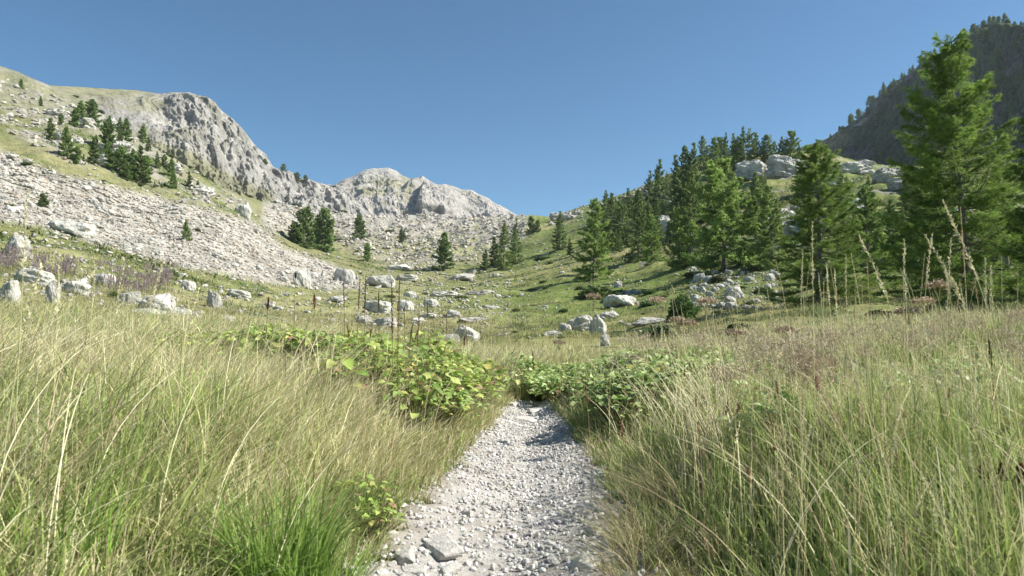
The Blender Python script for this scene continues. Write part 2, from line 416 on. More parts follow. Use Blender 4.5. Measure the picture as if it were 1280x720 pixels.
def col_mid(x, y, z, px, py, big, fine):
    n = fbm(x / 70, y / 70, z / 70, 5, .62); m = fbm(x / 14, y / 14, z / 14, 4, .6)
    rock = mix((.34, .32, .285), (.19, .185, .165), sstep(-.15, .5, n * .7 + m))
    grass = mix((.19, .195, .09), (.25, .235, .13), sstep(-.3, .3, m))
    g = sstep(.15, .4, n + .3 * m) * (.35 + .5 * sstep(255, 285, py))
    g = np.maximum(g, .75 * poly_mask([(440, 235), (520, 215), (530, 240), (505, 262), (460, 255)], px + 8 * n, py + 8 * n, 9) * sstep(-.1, .2, n))
    return mix(rock, grass, g)
MM = mountain('mountain', 'pale rocky summit closing the head of the valley',
    [(330, 262), (380, 240), (405, 231), (420, 226), (430, 220), (440, 217), (450, 212), (458, 208), (466, 207), (486, 206), (494, 209), (502, 215), (512, 219), (524, 220), (528, 217), (536, 222), (548, 228), (556, 226), (566, 229), (578, 233), (590, 234), (598, 239), (610, 243), (618, 250), (630, 256), (640, 262), (652, 269), (668, 278), (700, 292), (780, 300)],
    [(330, 1500), (480, 1700), (780, 1500)], [(330, 330), (780, 330)], [(330, 620), (780, 620)],
    col_mid, 22, 190, 4, vert=1.6, extra=lambda P, Q: 70 * sstep(523, 528, P + .25 * (Q - 250)) * sstep(590, 545, P) * sstep(232, 243, Q) * sstep(276, 270, Q) + 50 * sstep(508, 516, P + .5 * (Q - 230)) * sstep(535, 520, P + .5 * (Q - 230)) * sstep(214, 222, Q) * sstep(250, 240, Q))
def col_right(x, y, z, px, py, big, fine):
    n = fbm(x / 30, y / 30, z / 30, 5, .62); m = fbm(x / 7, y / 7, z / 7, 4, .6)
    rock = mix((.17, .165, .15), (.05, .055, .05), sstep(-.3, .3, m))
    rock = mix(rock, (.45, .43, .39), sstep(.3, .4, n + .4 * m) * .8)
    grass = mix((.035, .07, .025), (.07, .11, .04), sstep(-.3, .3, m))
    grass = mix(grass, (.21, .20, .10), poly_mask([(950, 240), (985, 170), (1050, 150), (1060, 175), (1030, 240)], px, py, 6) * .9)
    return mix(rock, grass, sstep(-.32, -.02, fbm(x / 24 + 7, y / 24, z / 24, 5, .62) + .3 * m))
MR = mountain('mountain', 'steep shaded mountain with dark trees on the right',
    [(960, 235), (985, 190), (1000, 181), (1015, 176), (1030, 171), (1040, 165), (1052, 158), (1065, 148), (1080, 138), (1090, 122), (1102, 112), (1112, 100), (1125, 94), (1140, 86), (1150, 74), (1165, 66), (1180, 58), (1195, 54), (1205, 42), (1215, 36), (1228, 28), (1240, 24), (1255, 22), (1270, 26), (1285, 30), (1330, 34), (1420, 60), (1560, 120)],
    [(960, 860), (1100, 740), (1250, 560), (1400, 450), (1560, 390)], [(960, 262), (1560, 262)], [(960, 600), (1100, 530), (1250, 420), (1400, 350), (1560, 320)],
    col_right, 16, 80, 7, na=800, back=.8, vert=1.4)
# ------------------------------------------------------------------ rocks
import bmesh
CRAG = []
def hull_rock(seed, n=20, flat=.75, sub=0, rough=.0, power=1.0):
    r = np.random.default_rng(seed)
    p = r.normal(size=(n, 3)); p /= np.linalg.norm(p, axis=1)[:, None]
    p = np.sign(p) * np.abs(p) ** power
    p *= r.uniform(.82, 1.05, (n, 1)); p *= np.array([.5, .5 * r.uniform(.7, 1), .5 * flat])
    bm = bmesh.new()
    for v in p: bm.verts.new(v)
    res = bmesh.ops.convex_hull(bm, input=bm.verts[:])
    bmesh.ops.delete(bm, geom=[v for v in bm.verts if not v.link_faces], context='VERTS')
    if sub:
        bmesh.ops.bevel(bm, geom=bm.edges[:], offset=.02, segments=1, affect='EDGES', profile=.6)
        bmesh.ops.triangulate(bm, faces=bm.faces[:])
        for _ in range(sub):
            bmesh.ops.subdivide_edges(bm, edges=[e for e in bm.edges if e.calc_length() > .05], cuts=1, use_grid_fill=True)
        bmesh.ops.triangulate(bm, faces=bm.faces[:])
        co = np.array([v.co for v in bm.verts]); bm.normal_update(); no = np.array([v.normal for v in bm.verts])
        d = (fbm(co[:, 0] * 2.2 + seed, co[:, 1] * 2.2, co[:, 2] * 3, 5, .55, True) - .3) * rough * 1.2
        st = np.abs(((co[:, 2] * 6 + co[:, 0] * 2 + seed * .37) % 1) - .5) * rough * .5
        co2 = co + no * (d - st)[:, None]
        for v, c in zip(bm.verts, co2): v.co = c
    me = bpy.data.meshes.new('rock'); bm.to_mesh(me); bm.free()
    me.polygons.foreach_set('use_smooth', np.zeros(len(me.polygons), bool))
    return me
ROCKS = [hull_rock(40 + i, 18 + i, [.7, .85, .6, .95, .75, .5, .8, .65][i], 4, .085, .75) for i in range(8)]
for m_ in ROCKS: m_.materials.append(M['rock'])
CRAG = [hull_rock(140 + i, 26, .9, 5, .20, .7) for i in range(4)]
for m_ in CRAG: m_.materials.append(M['rock'])
def rock_at(name, px, py, w, h, label, group=None, depth=None, cat='boulder', variant=None, sink=.26, tilt=None, r=None):
    x, y, z, rr_, miss = hit(px, py)
    if r: x, y, z = at_r(px, r, py); rr_ = r
    me = CRAG[(variant or 0) % 4] if name == 'rock_outcrop' else ROCKS[(variant if variant is not None else random.randrange(8))]
    ww = w * rr_ / F; hh = h * rr_ / F
    o = link(name, me)
    e = 1.12
    hz = me_dim[me.name]
    o.scale = (ww * e, (depth or random.uniform(.6, 1.0)) * ww * e, hh * (1 + sink * 1.5) / hz)
    o.location = (x, y + ww * .2, z + hh * .5 - hh * sink)
    o.rotation_euler = (random.uniform(-.12, .12), tilt if tilt is not None else random.uniform(-.15, .15), random.choice((0, math.pi)) + random.uniform(-.35, .35))
    tag(o, label, cat, group)
    return o
me_dim = {}
for m_ in ROCKS + CRAG:
    zz = [v.co.z for v in m_.vertices]; me_dim[m_.name] = max(zz) - min(zz)
B = [
 (90, 367, 34, 19, 'pale pointed boulder among pink flowers on the left slope'),
 (17, 322, 26, 28, 'large pale rock at the left edge above the flowers'),
 (38, 355, 34, 18, 'long sloping boulder left of the pointed boulder'),
 (8, 384, 20, 34, 'upright grey rock on the left edge of the meadow'),
 (84, 292, 50, 15, 'wide whitish slab at the foot of the scree on the far left'),
 (125, 356, 26, 13, 'flat pinkish rock behind the willowherb on the left'),
 (158, 380, 24, 16, 'small angular rock with a dark hollow left of the pale double boulder'),
 (195, 392, 44, 26, 'big pale boulder half sunk in grass on the left'),
 (214, 404, 48, 20, 'low broad boulder just below the big pale boulder'),
 (180, 400, 40, 14, 'low stone showing above the straw grass on the left'),
 (233, 362, 16, 11, 'small rounded white rock in the left meadow'),
 (265, 384, 19, 23, 'upright white boulder standing alone in the left meadow'),
 (297, 372, 24, 11, 'flat white rock right of the lone upright boulder'),
 (65, 380, 14, 26, 'narrow leaning stone near the left edge'),
 (302, 271, 20, 20, 'square rock on the crest above the scree'),
 (226, 413, 34, 14, 'pale stone peeping over the grass left of the leafy plants'),
 (283, 407, 24, 13, 'buried pale stone behind the leafy plants on the left'),
 (377, 358, 21, 22, 'upright square block at the bottom of the scree'),
 (428, 352, 26, 18, 'rounded block at the tip of the scree tongue'),
 (476, 359, 36, 16, 'broad white boulder right of the scree tongue'),
 (497, 337, 30, 8, 'flat white slab on the meadow beyond the broad boulder'),
 (421, 378, 24, 12, 'grey stone behind the tall brown dock stalks'),
 (471, 391, 34, 18, 'large grey-white boulder behind the dead stalks'),
 (505, 389, 20, 15, 'grey-brown rock right of the dead stalks'),
 (453, 405, 20, 16, 'white stone close behind the leafy plants'),
 (480, 408, 28, 13, 'pale low stone beside the dead stalk'),
 (537, 382, 18, 9, 'small bright rock on the central meadow'),
 (535, 398, 20, 8, 'flat grey stone on the central meadow'),
 (513, 372, 16, 8, 'little rock beyond the dead stalks'),
 (562, 430, 27, 13, 'left white boulder of the pair on the central meadow'),
 (583, 426, 30, 23, 'taller right white boulder of the pair on the central meadow'),
 (565, 397, 22, 11, 'rounded stone above the pair of white boulders'),
 (590, 403, 34, 8, 'long flat stone above the pair of white boulders'),
 (612, 386, 24, 5, 'thin pale slab lying in the central turf'),
 (560, 371, 36, 9, 'wide rock patch in the middle of the meadow'),
 (600, 369, 36, 6, 'long thin ledge of rock in the middle meadow'),
 (577, 351, 32, 13, 'grey boulder in the tree shadow at the head of the meadow'),
 (508, 352, 26, 9, 'low white rock right of the broad white boulder'),
 (520, 405, 20, 8, 'small flat rock left of the pair of white boulders'),
 (748, 420, 20, 31, 'tall upright standing stone right of the valley centre'),
 (728, 413, 30, 22, 'slanted boulder leaning toward the standing stone'),
 (706, 413, 16, 9, 'small pale rock left of the slanted boulder'),
 (690, 420, 22, 8, 'low stone left of the standing stone group'),
 (757, 433, 12, 16, 'small block at the foot of the standing stone'),
 (777, 383, 38, 15, 'tilted pale slab above the standing stone'),
 (791, 368, 20, 7, 'small bright slab up the slope from the tilted slab'),
 (762, 398, 24, 11, 'brownish stone behind the standing stone'),
 (813, 405, 38, 10, 'long whitish slab in the green bank right of the standing stone'),
 (826, 411, 14, 5, 'little flat stone below the long whitish slab'),
 (921, 374, 26, 18, 'largest pale block of the right-hand boulder field'),
 (873, 380, 14, 10, 'small block at the left foot of the boulder field'),
 (875, 352, 14, 11, 'white block at the top left of the boulder field'),
 (773, 359, 11, 8, 'tiny white rock beside the larch left of the slope'),
 (1000, 442, 30, 22, 'pale rock half hidden in grass under the right larch'),
]
for k, (px, py, w, h, lab) in enumerate(B):
    kw = {}
    if k == 39: kw = dict(variant=3, depth=.8, tilt=.05)
    if k == 40: kw = dict(variant=1, tilt=-.5)
    rock_at('boulder', px, py, w, h, lab, 'boulders strewn over the valley floor', **kw)
# boulder field on the right
for i in range(46):
    t = random.random(); px = 862 + 112 * random.random(); py = 340 + 46 * random.random() + (px - 862) * .03
    s = random.uniform(5, 15)
    rock_at('boulder', px, py, s, s * random.uniform(.45, .8), 'angular pale block in the boulder field below the right-hand larches', 'blocks of the right-hand boulder field')
# small scattered rocks on the meadow and left slope
areas = [((445, 640), (338, 425), 55, (3, 10), 'small pale rock scattered on the turf of the central meadow', 'small rocks on the central meadow'),
         ((0, 440), (318, 400), 60, (4, 14), 'small pale rock in the grass and flowers below the left scree', 'small rocks below the left scree'),
         ((650, 860), (300, 400), 26, (3, 8), 'small pale rock on the green slope right of the valley', 'small rocks on the right slope')]
for (xa, xb), (ya, yb), n, (sa, sb), lab, grp in areas:
    for i in range(n):
        s = sa + (sb - sa) * random.random() ** 2
        rock_at('boulder', random.uniform(xa, xb), random.uniform(ya, yb), s, s * random.uniform(.35, .65), lab, grp)
# lit outcrops of the right hillside
OC = [(942, 224, 34, 26, 'large rounded white outcrop between the skyline larches', 2), (986, 218, 40, 24, 'broad pale outcrop left of the tall larch top', 4),
      (1072, 218, 40, 17, 'long white rock shelf before the dark mountain', 0), (1068, 268, 22, 20, 'white crag showing beside the middle larch', 6),
      (1040, 240, 34, 22, 'pale crag behind the middle larch', 1), (976, 283, 36, 28, 'white outcrop left behind the middle larch', 3),
      (826, 262, 34, 22, 'rocky step under the dark skyline larches', 5), (838, 290, 30, 26, 'grey shaded crag among the larches', 7),
      (1118, 221, 30, 10, 'white ledge left of the big larch', 2), (793, 303, 16, 10, 'small white crag under the hillside larches', 3),
      (1125, 335, 26, 12, 'pale rocks at the edge of the grassy shelf on the right', 5), (1010, 300, 44, 26, 'sunlit crag hidden behind the middle larch', 0)]
for px, py, w, h, lab, v in OC:
    rock_at('rock_outcrop', px, py, w, h, lab, 'outcrops on the right hillside', variant=v, cat='outcrop', depth=.6, sink=.25)

for i in range(26):
    px = random.uniform(830, 1240); py = random.uniform(205, 318); w_ = random.uniform(9, 26)
    rock_at('rock_outcrop', px, py, w_, w_ * random.uniform(.5, .85), 'pale crag showing between the larches of the right hillside', 'smaller crags among the larches', variant=i % 4, cat='outcrop', sink=.2)
for i in range(16):
    px = random.uniform(690, 830); py = float(np.interp(px, [690, 760, 830], [277, 254, 232])) + random.uniform(0, 6); w_ = random.uniform(8, 20)
    rock_at('rock_outcrop', px, py, w_, w_ * random.uniform(.35, .6), 'grey crag on the skyline left of the high larches', 'crags along the skyline above the col', variant=i % 4, cat='outcrop', sink=.3)
for i in range(30):
    px = random.uniform(60, 310); py = random.uniform(130, 262)
    if poly_mask(OUTCROP, np.array([px]), np.array([py]), 1)[0] < .5: continue
    w_ = random.uniform(8, 24)
    rock_at('rock_outcrop', px, py, w_, w_ * random.uniform(.4, .75), 'beige crag among the conifers of the left slope', 'crags on the left slope', variant=i % 4, cat='outcrop', sink=.25)
# many small stones as one mesh
def icos():
    t = (1 + 5 ** .5) / 2
    v = np.array([(-1, t, 0), (1, t, 0), (-1, -t, 0), (1, -t, 0), (0, -1, t), (0, 1, t), (0, -1, -t), (0, 1, -t), (t, 0, -1), (t, 0, 1), (-t, 0, -1), (-t, 0, 1)], float)
    f = np.array([(0, 11, 5), (0, 5, 1), (0, 1, 7), (0, 7, 10), (0, 10, 11), (1, 5, 9), (5, 11, 4), (11, 10, 2), (10, 7, 6), (7, 1, 8), (3, 9, 4), (3, 4, 2), (3, 2, 6), (3, 6, 8), (3, 8, 9), (4, 9, 5), (2, 4, 11), (6, 2, 10), (8, 6, 7), (9, 8, 1)])
    return v / np.linalg.norm(v[0]), f
def stones_mesh(name, pos, size, colr, seed=0, flat=(.4, .8)):
    r = np.random.default_rng(seed); v, f = icos(); n = len(pos)
    vv = np.sign(v) * np.abs(v) ** .7
    vv = vv[None] * r.uniform(.6, 1.15, (n, 12, 1)) + r.normal(0, .06, (n, 12, 3))
    sc = np.stack([np.ones(n), r.uniform(.55, 1, n), r.uniform(*flat, n)], -1) * size[:, None] * .5
    vv = vv * sc[:, None]
    a = r.uniform(0, 6.28, n); c, s = np.cos(a)[:, None], np.sin(a)[:, None]
    tl = r.normal(0, .35, n)[:, None]
    x, y, z = vv[..., 0], vv[..., 1], vv[..., 2]
    x, z = x * np.cos(tl) - z * np.sin(tl), x * np.sin(tl) + z * np.cos(tl)
    x, y = x * c - y * s, x * s + y * c
    V = np.stack([x, y, z], -1) + pos[:, None]
    Fc = f[None] + (np.arange(n) * 12)[:, None, None]
    C = np.repeat(colr[:, None], 12, 1)
    return mk_mesh(name, V.reshape(-1, 3), [Fc.reshape(-1, 3)], C.reshape(-1, 3), flat=True)
def scatter_px(poly, n, bbox=None):
    P = np.array(poly, float); x0, x1, y0, y1 = max(-60, P[:, 0].min()), P[:, 0].max(), P[:, 1].min(), P[:, 1].max()
    px = rng.uniform(x0, x1, n); py = rng.uniform(y0, y1, n)
    m = poly_mask(poly, px + rng.normal(0, 4, n), py + rng.normal(0, 3, n), .5) > .5
    return px[m], py[m]
def stone_cols(n):
    t = rng.random(n)[:, None]; c = np.array([.30, .285, .245]) * (1 - t) + np.array([.52, .50, .44]) * t
    w = (rng.random(n) < .15)[:, None]; return np.where(w, c * np.array([1.05, .93, .84]), c)
pts, szs = [], []
big = []
for poly, n, lo, hi in (([(640, 300), (860, 300), (860, 420), (640, 420)], 900, .8, 5), (SCREE, 52000, 1.3, 6.5), (OUTCROP, 9000, 1.3, 9), (FARROCK, 11000, 1.0, 7), ([(445, 337), (640, 340), (640, 425), (445, 425)], 2600, .8, 6), ([(0, 285), (440, 350), (440, 410), (0, 400)], 3200, 1.2, 8), ([(860, 335), (975, 335), (985, 392), (860, 388)], 900, 2, 6), ([(680, 262), (830, 225), (830, 250), (740, 285), (690, 290)], 900, 1.5, 6)):
    px, py = scatter_px(poly, n)
    for p, q_ in zip(px, py):
        if p < -50 or p > 1330: continue
        x, y, z, r, miss = hit(p, q_)
        if miss or r < 25: continue
        if poly is SCREE or poly is OUTCROP:
            f1 = fbm(np.array([x / 60 + 9]), np.array([y / 60]), np.array([0.]), 3, .6)[0]; f2 = fbm(np.array([x / 9]), np.array([y / 9]), np.array([0.]), 3, .6)[0]
            if poly is SCREE and f1 + .6 * f2 > .3 + .25 * (p > 220) and random.random() < .85: continue
            if poly is OUTCROP and f2 < .02 and random.random() < .85: continue
        s = (lo + (hi - lo) * random.random() ** 3.5) * r / F
        pts.append((x, y, z + s * .08)); szs.append(s)
for (px, py, w, h, lab) in B:
    for k in range(7):
        x, y, z, r, miss = hit(px + random.gauss(0, w * .7), py + random.gauss(0, 2))
        if r < 14: continue
        s_ = w * random.uniform(.08, .28) * r / F; pts.append((x, y, z + s_ * .05)); szs.append(s_)
pts = np.array(pts); szs = np.array(szs)
sc_ob = link('scree', stones_mesh('scree', pts, szs, stone_cols(len(pts)), 5), M['ground'])
tag(sc_ob, 'grey broken scree stones covering the left slope and valley head', 'scree', kind='stuff')
# the largest blocks of the scree
for i in range(75):
    while True:
        p = random.uniform(-20, 450); q_ = random.uniform(185, 362)
        if poly_mask(SCREE, np.array([p]), np.array([q_]), .5)[0] > .5: break
    s = random.uniform(6, 13)
    rock_at('scree_block', p, q_, s, s * random.uniform(.4, .7), 'larger pale block lying in the scree on the left slope', 'larger blocks in the left scree', cat='boulder')

# ------------------------------------------------------------------ gravel on the path
n = 27000
y = rng.uniform(1.2, 9.5, n) ** 1.0; u = rng.uniform(-1.15, 1.15, n); k_ = (np.abs(u) < .75) | (rng.random(n) < .55); y = y[k_]; u = u[k_]; n = len(y)
x = path_x(y) + u * path_hw(y)
s = .007 + .032 * rng.random(n) ** 4
z = zg(x, y) + .012 + s * .15
gc = np.array([.36, .345, .315]) + rng.random((n, 1)) * .26 + rng.normal(0, .01, (n, 3))
gr = link('gravel', stones_mesh('gravel', np.stack([x, y, z], -1), s, gc, 8, (.5, .9)), M['gravel'])
tag(gr, 'loose pale gravel lying on the footpath', 'gravel', kind='stuff')
PS = [hull_rock(90 + i, 14 + i, .6, 2, .03, .8) for i in range(5)]
for m_ in PS: m_.materials.append(M['stone'])
def path_pt(px, py):
    dx, dy, dz = ray(px, py)
    t = (CAMZ - .03) / -dz
    return float(dx * t), float(dy * t)
SP = [(556, 690, 48, 'largest pale flat-topped stone at the bottom of the path'), (505, 705, 30, 'pale stone at the bottom left path edge'), (562, 708, 26, 'small blocky stone just below the largest path stone'),
      (730, 706, 34, 'pale slab stone at the bottom right of the path'), (520, 716, 26, 'stone at the lower left corner of the path'), (765, 690, 26, 'shaded dark stone at the right edge of the path'),
      (600, 700, 16, 'small stone right of the largest path stone'), (585, 640, 18, 'rounded stone lying left of the path centre'), (752, 645, 18, 'stone in grass shade on the right path edge'),
      (690, 690, 18, 'small pale stone left of the bottom right slab'), (650, 668, 16, 'small angular stone at the middle of the path'), (745, 668, 22, 'flat stone above the shaded stone on the right edge')]
for px, py, w, lab in SP:
    x, y = path_pt(px, py); o = link('path_stone', random.choice(PS)); s = w * y / F * (1.5 if w > 24 else 1.35)
    o.scale = (s, s * .8, s * .85); o.location = (x, y, float(zg(x, y)) + s * .12); o.rotation_euler = (random.uniform(-.2, .2), random.uniform(-.2, .2), random.uniform(0, 6))
    tag(o, lab, 'stone', 'larger stones on the footpath')
for px, y, w_, lab in [(655, 7.6, .5, 'flat pale slab step where the path slips between the leafy plants'), (672, 8.3, .4, 'second flat slab just beyond the slab step'), (640, 8.5, .28, 'small slab at the vanishing end of the path')]:
    o = link('path_stone', PS[1]); o.scale = (w_, w_ * .9, .13); o.location = ((px - 640) / F * y, y, float(zg((px - 640) / F * y, y)) + .015); o.rotation_euler = (0, 0, w_ * 9); tag(o, lab, 'stone', 'larger stones on the footpath')
for i in range(230):
    y = random.uniform(2.2, 7.5); u = random.uniform(-1.05, 1.05); x = float(path_x(y) + u * path_hw(y)); s = random.uniform(.035, .075) * (1 if abs(u) < .7 else 1.2)
    o = link('path_stone', random.choice(PS)); o.scale = (s, s * .8, s * .75); o.location = (x, y, float(zg(x, y)) + s * .12); o.rotation_euler = (0, random.uniform(-.2, .2), random.uniform(0, 6))
    tag(o, 'fist-sized or smaller pale stone among the path gravel', 'stone', 'fist-sized stones in the path gravel')

# ------------------------------------------------------------------ trees
def conifer(Ht, Rad, nbr, tw, ke, el, ew, seed, colr=(.075, .125, .035), low=.07, gap=.15, asym=.12, prof=.85, trunk_r=None):
    r = np.random.default_rng(seed)
    tr = trunk_r or Ht * .013 + .02
    # trunk
    ns, nsd = 14, 8
    t = np.linspace(0, 1, ns); ang = np.linspace(0, 2 * math.pi, nsd, endpoint=False)
    cx = .012 * Ht * np.sin(t * 4 + seed); cy = .01 * Ht * np.sin(t * 3 + seed * 2)
    rad = tr * (1 - t) ** .8 + .006; rad[0] *= 1.35
    TV = np.stack([cx[:, None] + rad[:, None] * np.cos(ang), cy[:, None] + rad[:, None] * np.sin(ang), np.repeat((t * Ht - .25 * (t == 0))[:, None], nsd, 1)], -1).reshape(-1, 3)
    ii = np.arange(ns * nsd).reshape(ns, nsd)
    TF = np.stack([ii[:-1], np.roll(ii[:-1], -1, 1), np.roll(ii[1:], -1, 1), ii[1:]], -1).reshape(-1, 4)
    TVs, TFs = [TV], [TF]; off = len(TV)
    P, D, S, C = [], [], [], []
    gold = 2.39996
    for b in range(nbr):
        if r.random() < gap * .6: continue
        tb = low + (1 - low) * (b / nbr) ** .92
        if tb > .985: continue
        h = tb * Ht
        az_ = b * gold + r.normal(0, .35)
        L = Rad * ((1 - tb) ** prof * .96 + .04) * min(1, .8 + (tb - low) * 3) * r.uniform(.62, 1.12) * (1 + asym * math.cos(az_ * 1 + seed))
        if r.random() < gap: L *= r.uniform(.4, .75)
        e = math.radians(-12 + 50 * tb ** 1.3 + r.normal(0, 11))
        dh = np.array([math.cos(az_), math.sin(az_), 0]); lat = np.array([-dh[1], dh[0], 0]); up = np.array([0, 0, 1.])
        bx, by = np.interp(h, t * Ht, cx), np.interp(h, t * Ht, cy)
        base = np.array([bx, by, h])
        cur = r.uniform(.05, .22)
        def pt(s): return base + dh * L * np.asarray(s)[..., None] * math.cos(e) + up * (L * (math.sin(e) * np.asarray(s) - .10 * np.asarray(s) * (1 - np.asarray(s)) * 2 + cur * np.asarray(s) ** 3))[..., None]
        # limb: thin three-sided cone
        sk = np.array([0, .35, .7, 1.]); pc_ = pt(sk); rl = tr * .28 * (1 - tb * .6) * (1 - sk) ** .7 + .004
        a3 = np.array([0, 2.1, 4.2])
        LV = pc_[:, None] + rl[:, None, None] * (np.cos(a3)[None, :, None] * lat + np.sin(a3)[None, :, None] * up)
        jj = np.arange(12).reshape(4, 3) + off; off += 12
        TVs.append(LV.reshape(-1, 3)); TFs.append(np.stack([jj[:-1], np.roll(jj[:-1], -1, 1), np.roll(jj[1:], -1, 1), jj[1:]], -1).reshape(-1, 4))
        nt = max(3, int(tw * L))
        s = r.uniform(.12, 1, nt) ** .8
        side = r.choice((-1, 1), nt)
        tl = (.38 * L * (1 - s) ** .8 + .10 * Rad ** .5) * r.uniform(.5, 1.1, nt)
        td = dh * r.uniform(.45, 1, nt)[:, None] + lat * (side * r.uniform(.4, 1.1, nt))[:, None] + up * r.normal(-.05, .28, nt)[:, None]
        td /= np.linalg.norm(td, axis=1)[:, None]
        tp = pt(s)
        q = r.random((nt, ke)) ** .8
        pos = tp[:, None] + td[:, None] * (tl[:, None] * q)[..., None] + r.normal(0, el * .18, (nt, ke, 3)) + up * (tl[:, None] * q ** 2 * r.uniform(-.25, .2, (nt, 1)))[..., None]
        ed = td[:, None] + r.normal(0, .55, (nt, ke, 3)); ed[..., 2] += .15; ed /= np.linalg.norm(ed, axis=2)[..., None]
        P.append(pos.reshape(-1, 3)); D.append(ed.reshape(-1, 3))
        S.append((el * r.uniform(.55, 1.2, (nt, ke))).ravel())
        tone = r.uniform(.7, 1.25) * r.uniform(.8, 1.2, (nt, 1)) * r.uniform(.8, 1.2, (nt, ke))
        tip = np.clip((q + s[:, None]) / 2, 0, 1)
        c = np.array(colr) * tone[..., None]; c = c * (1 + .35 * tip[..., None] * np.array([1.1, .9, .4]))
        C.append(c.reshape(-1, 3))
    P, D, S, C = map(np.concatenate, (P, D, S, C)); n = len(P)
    sd = np.cross(D, r.normal(size=(n, 3))); sd /= np.linalg.norm(sd, axis=1)[:, None] + 1e-6
    w = (ew * r.uniform(.6, 1.2, n))[:, None]
    L_ = S[:, None]
    V = np.stack([P - D * L_ * .5, P + sd * w * .5 - D * L_ * .05, P + D * L_ * .5, P - sd * w * .5 - D * L_ * .05], 1)
    Fq = np.arange(n * 4).reshape(n, 4)
    crown = mk_mesh('crown', V.reshape(-1, 3), [Fq], np.repeat(C, 4, 0), flat=True)
    trunk = mk_mesh('trunk', np.concatenate(TVs), [np.concatenate(TFs)])
    crown.materials.append(M['needle']); trunk.materials.append(M['bark'])
    return trunk, crown, Ht
GR1, GR2, GR3 = (.19, .275, .085), (.17, .25, .09), (.13, .185, .07)
print('trees...')
M['bark'] = mat_rock('bark_grey', (.24, .215, .19), (.10, .085, .07), 4, .03, (.3, .3, .26))
BIG = [conifer(10, 3.3, 215, 21, 32, .15, .018, 11, (.16, .245, .062), gap=.16, asym=.12, low=.01, prof=.62), conifer(8.2, 2.9, 190, 21, 30, .14, .018, 12, (.17, .26, .065), gap=.17, asym=.1, low=.01, prof=.65), conifer(9, 3.1, 180, 18, 28, .16, .022, 13, (.125, .20, .052), gap=.12, low=.01, prof=.65)]
MID = [conifer(12, 4.2, 130, 14, 15, .32, .08, 21, GR1, gap=.25, prof=.75, low=.03), conifer(12, 3.6, 125, 14, 15, .32, .085, 22, GR2, gap=.2, low=.02), conifer(12, 5.0, 130, 13, 15, .33, .085, 23, GR1, gap=.3, prof=.6, low=.04), conifer(12, 3.9, 115, 14, 15, .32, .08, 24, (.18, .25, .085), gap=.3, prof=.75, low=.05), conifer(12, 4.0, 95, 14, 15, .32, .08, 25, (.20, .26, .085), gap=.42, prof=.62, low=.08, asym=.3), conifer(12, 3.3, 110, 14, 15, .32, .08, 26, (.14, .21, .075), gap=.35, prof=.9, low=.04, asym=.2)]
FAR = [conifer(10, 3.6, 80, 8, 7, .7, .3, 31, GR2, low=.02), conifer(10, 4.3, 75, 8, 7, .75, .32, 32, GR2, prof=.6, low=.02), conifer(10, 3.1, 80, 8, 7, .65, .28, 33, GR3, low=.02), conifer(10, 4.8, 75, 7, 7, .75, .33, 34, (.13, .19, .07), prof=.5, low=.01)]
def plant_tree(loc, height, proto, label, group, wide=1.0, rz=None, name='larch_tree', cat='tree'):
    tm, cm, h0 = proto; s = height / h0
    e = empty(name, loc, random.uniform(0, 6.28) if rz is None else rz, (s * wide, s * wide, s))
    link('trunk', tm, None, e); link('crown', cm, None, e)
    tag(e, label, cat, group)
    return e
def tree_px(px, py, hpx, proto, label, group, wide=1.0, **k):
    x, y, z, r, miss = hit(px, py)
    hh = hpx * r / F
    return plant_tree((x, y, z - .02 * hh), hh, proto, label, group, wide, **k)
def tree_r(px, r, top, proto, label, group, wide=1.0, **k):
    x, y, z = at_r(px, r); a, s = azel(px, top)
    hh = CAMZ + s * r - z
    return plant_tree((x, y, z), hh, proto, label, group, wide, **k)
# three near trees on the right
G1 = 'tall larches standing right of the path'
tree_r(1205, 25, 44, BIG[0], 'biggest larch, towering over the tall grass at the right edge', G1, 1.0)
tree_r(1024, 34, 178, BIG[1], 'feathery bright green larch with low branches, left of the biggest larch', G1, 1.12)
tree_r(1318, 22, 120, BIG[2], 'larch cut off by the right edge of the picture', G1, 1.0)
tree_r(1118, 56, 248, MID[1], 'shaded larch between the two nearest larches', G1, 1.1)
tree_r(1150, 60, 235, MID[3], 'dark larch just left of the biggest larch', G1, 1.1)
tree_r(1085, 66, 232, MID[0], 'larch behind the right side of the feathery larch', G1, 1.1)
tree_r(965, 70, 232, MID[3], 'larch behind the left side of the feathery larch', G1, 1.0)
tree_r(1060, 58, 292, MID[2], 'low spreading larch at the foot of the feathery larch', G1, 1.1)
tree_r(1245, 50, 230, MID[0], 'dim larch behind the biggest larch', G1, 1.2)
tree_r(1170, 38, 205, MID[0], 'mid-height larch crowding the left side of the biggest larch', G1, 1.1)
tree_r(1262, 34, 190, MID[4], 'loose-crowned larch just right of the biggest larch', G1, 1.1)
tree_r(1100, 44, 285, MID[0], 'young larch at the left foot of the biggest larch', G1, 1.2)
G2 = 'larches on the hillside right of the valley'
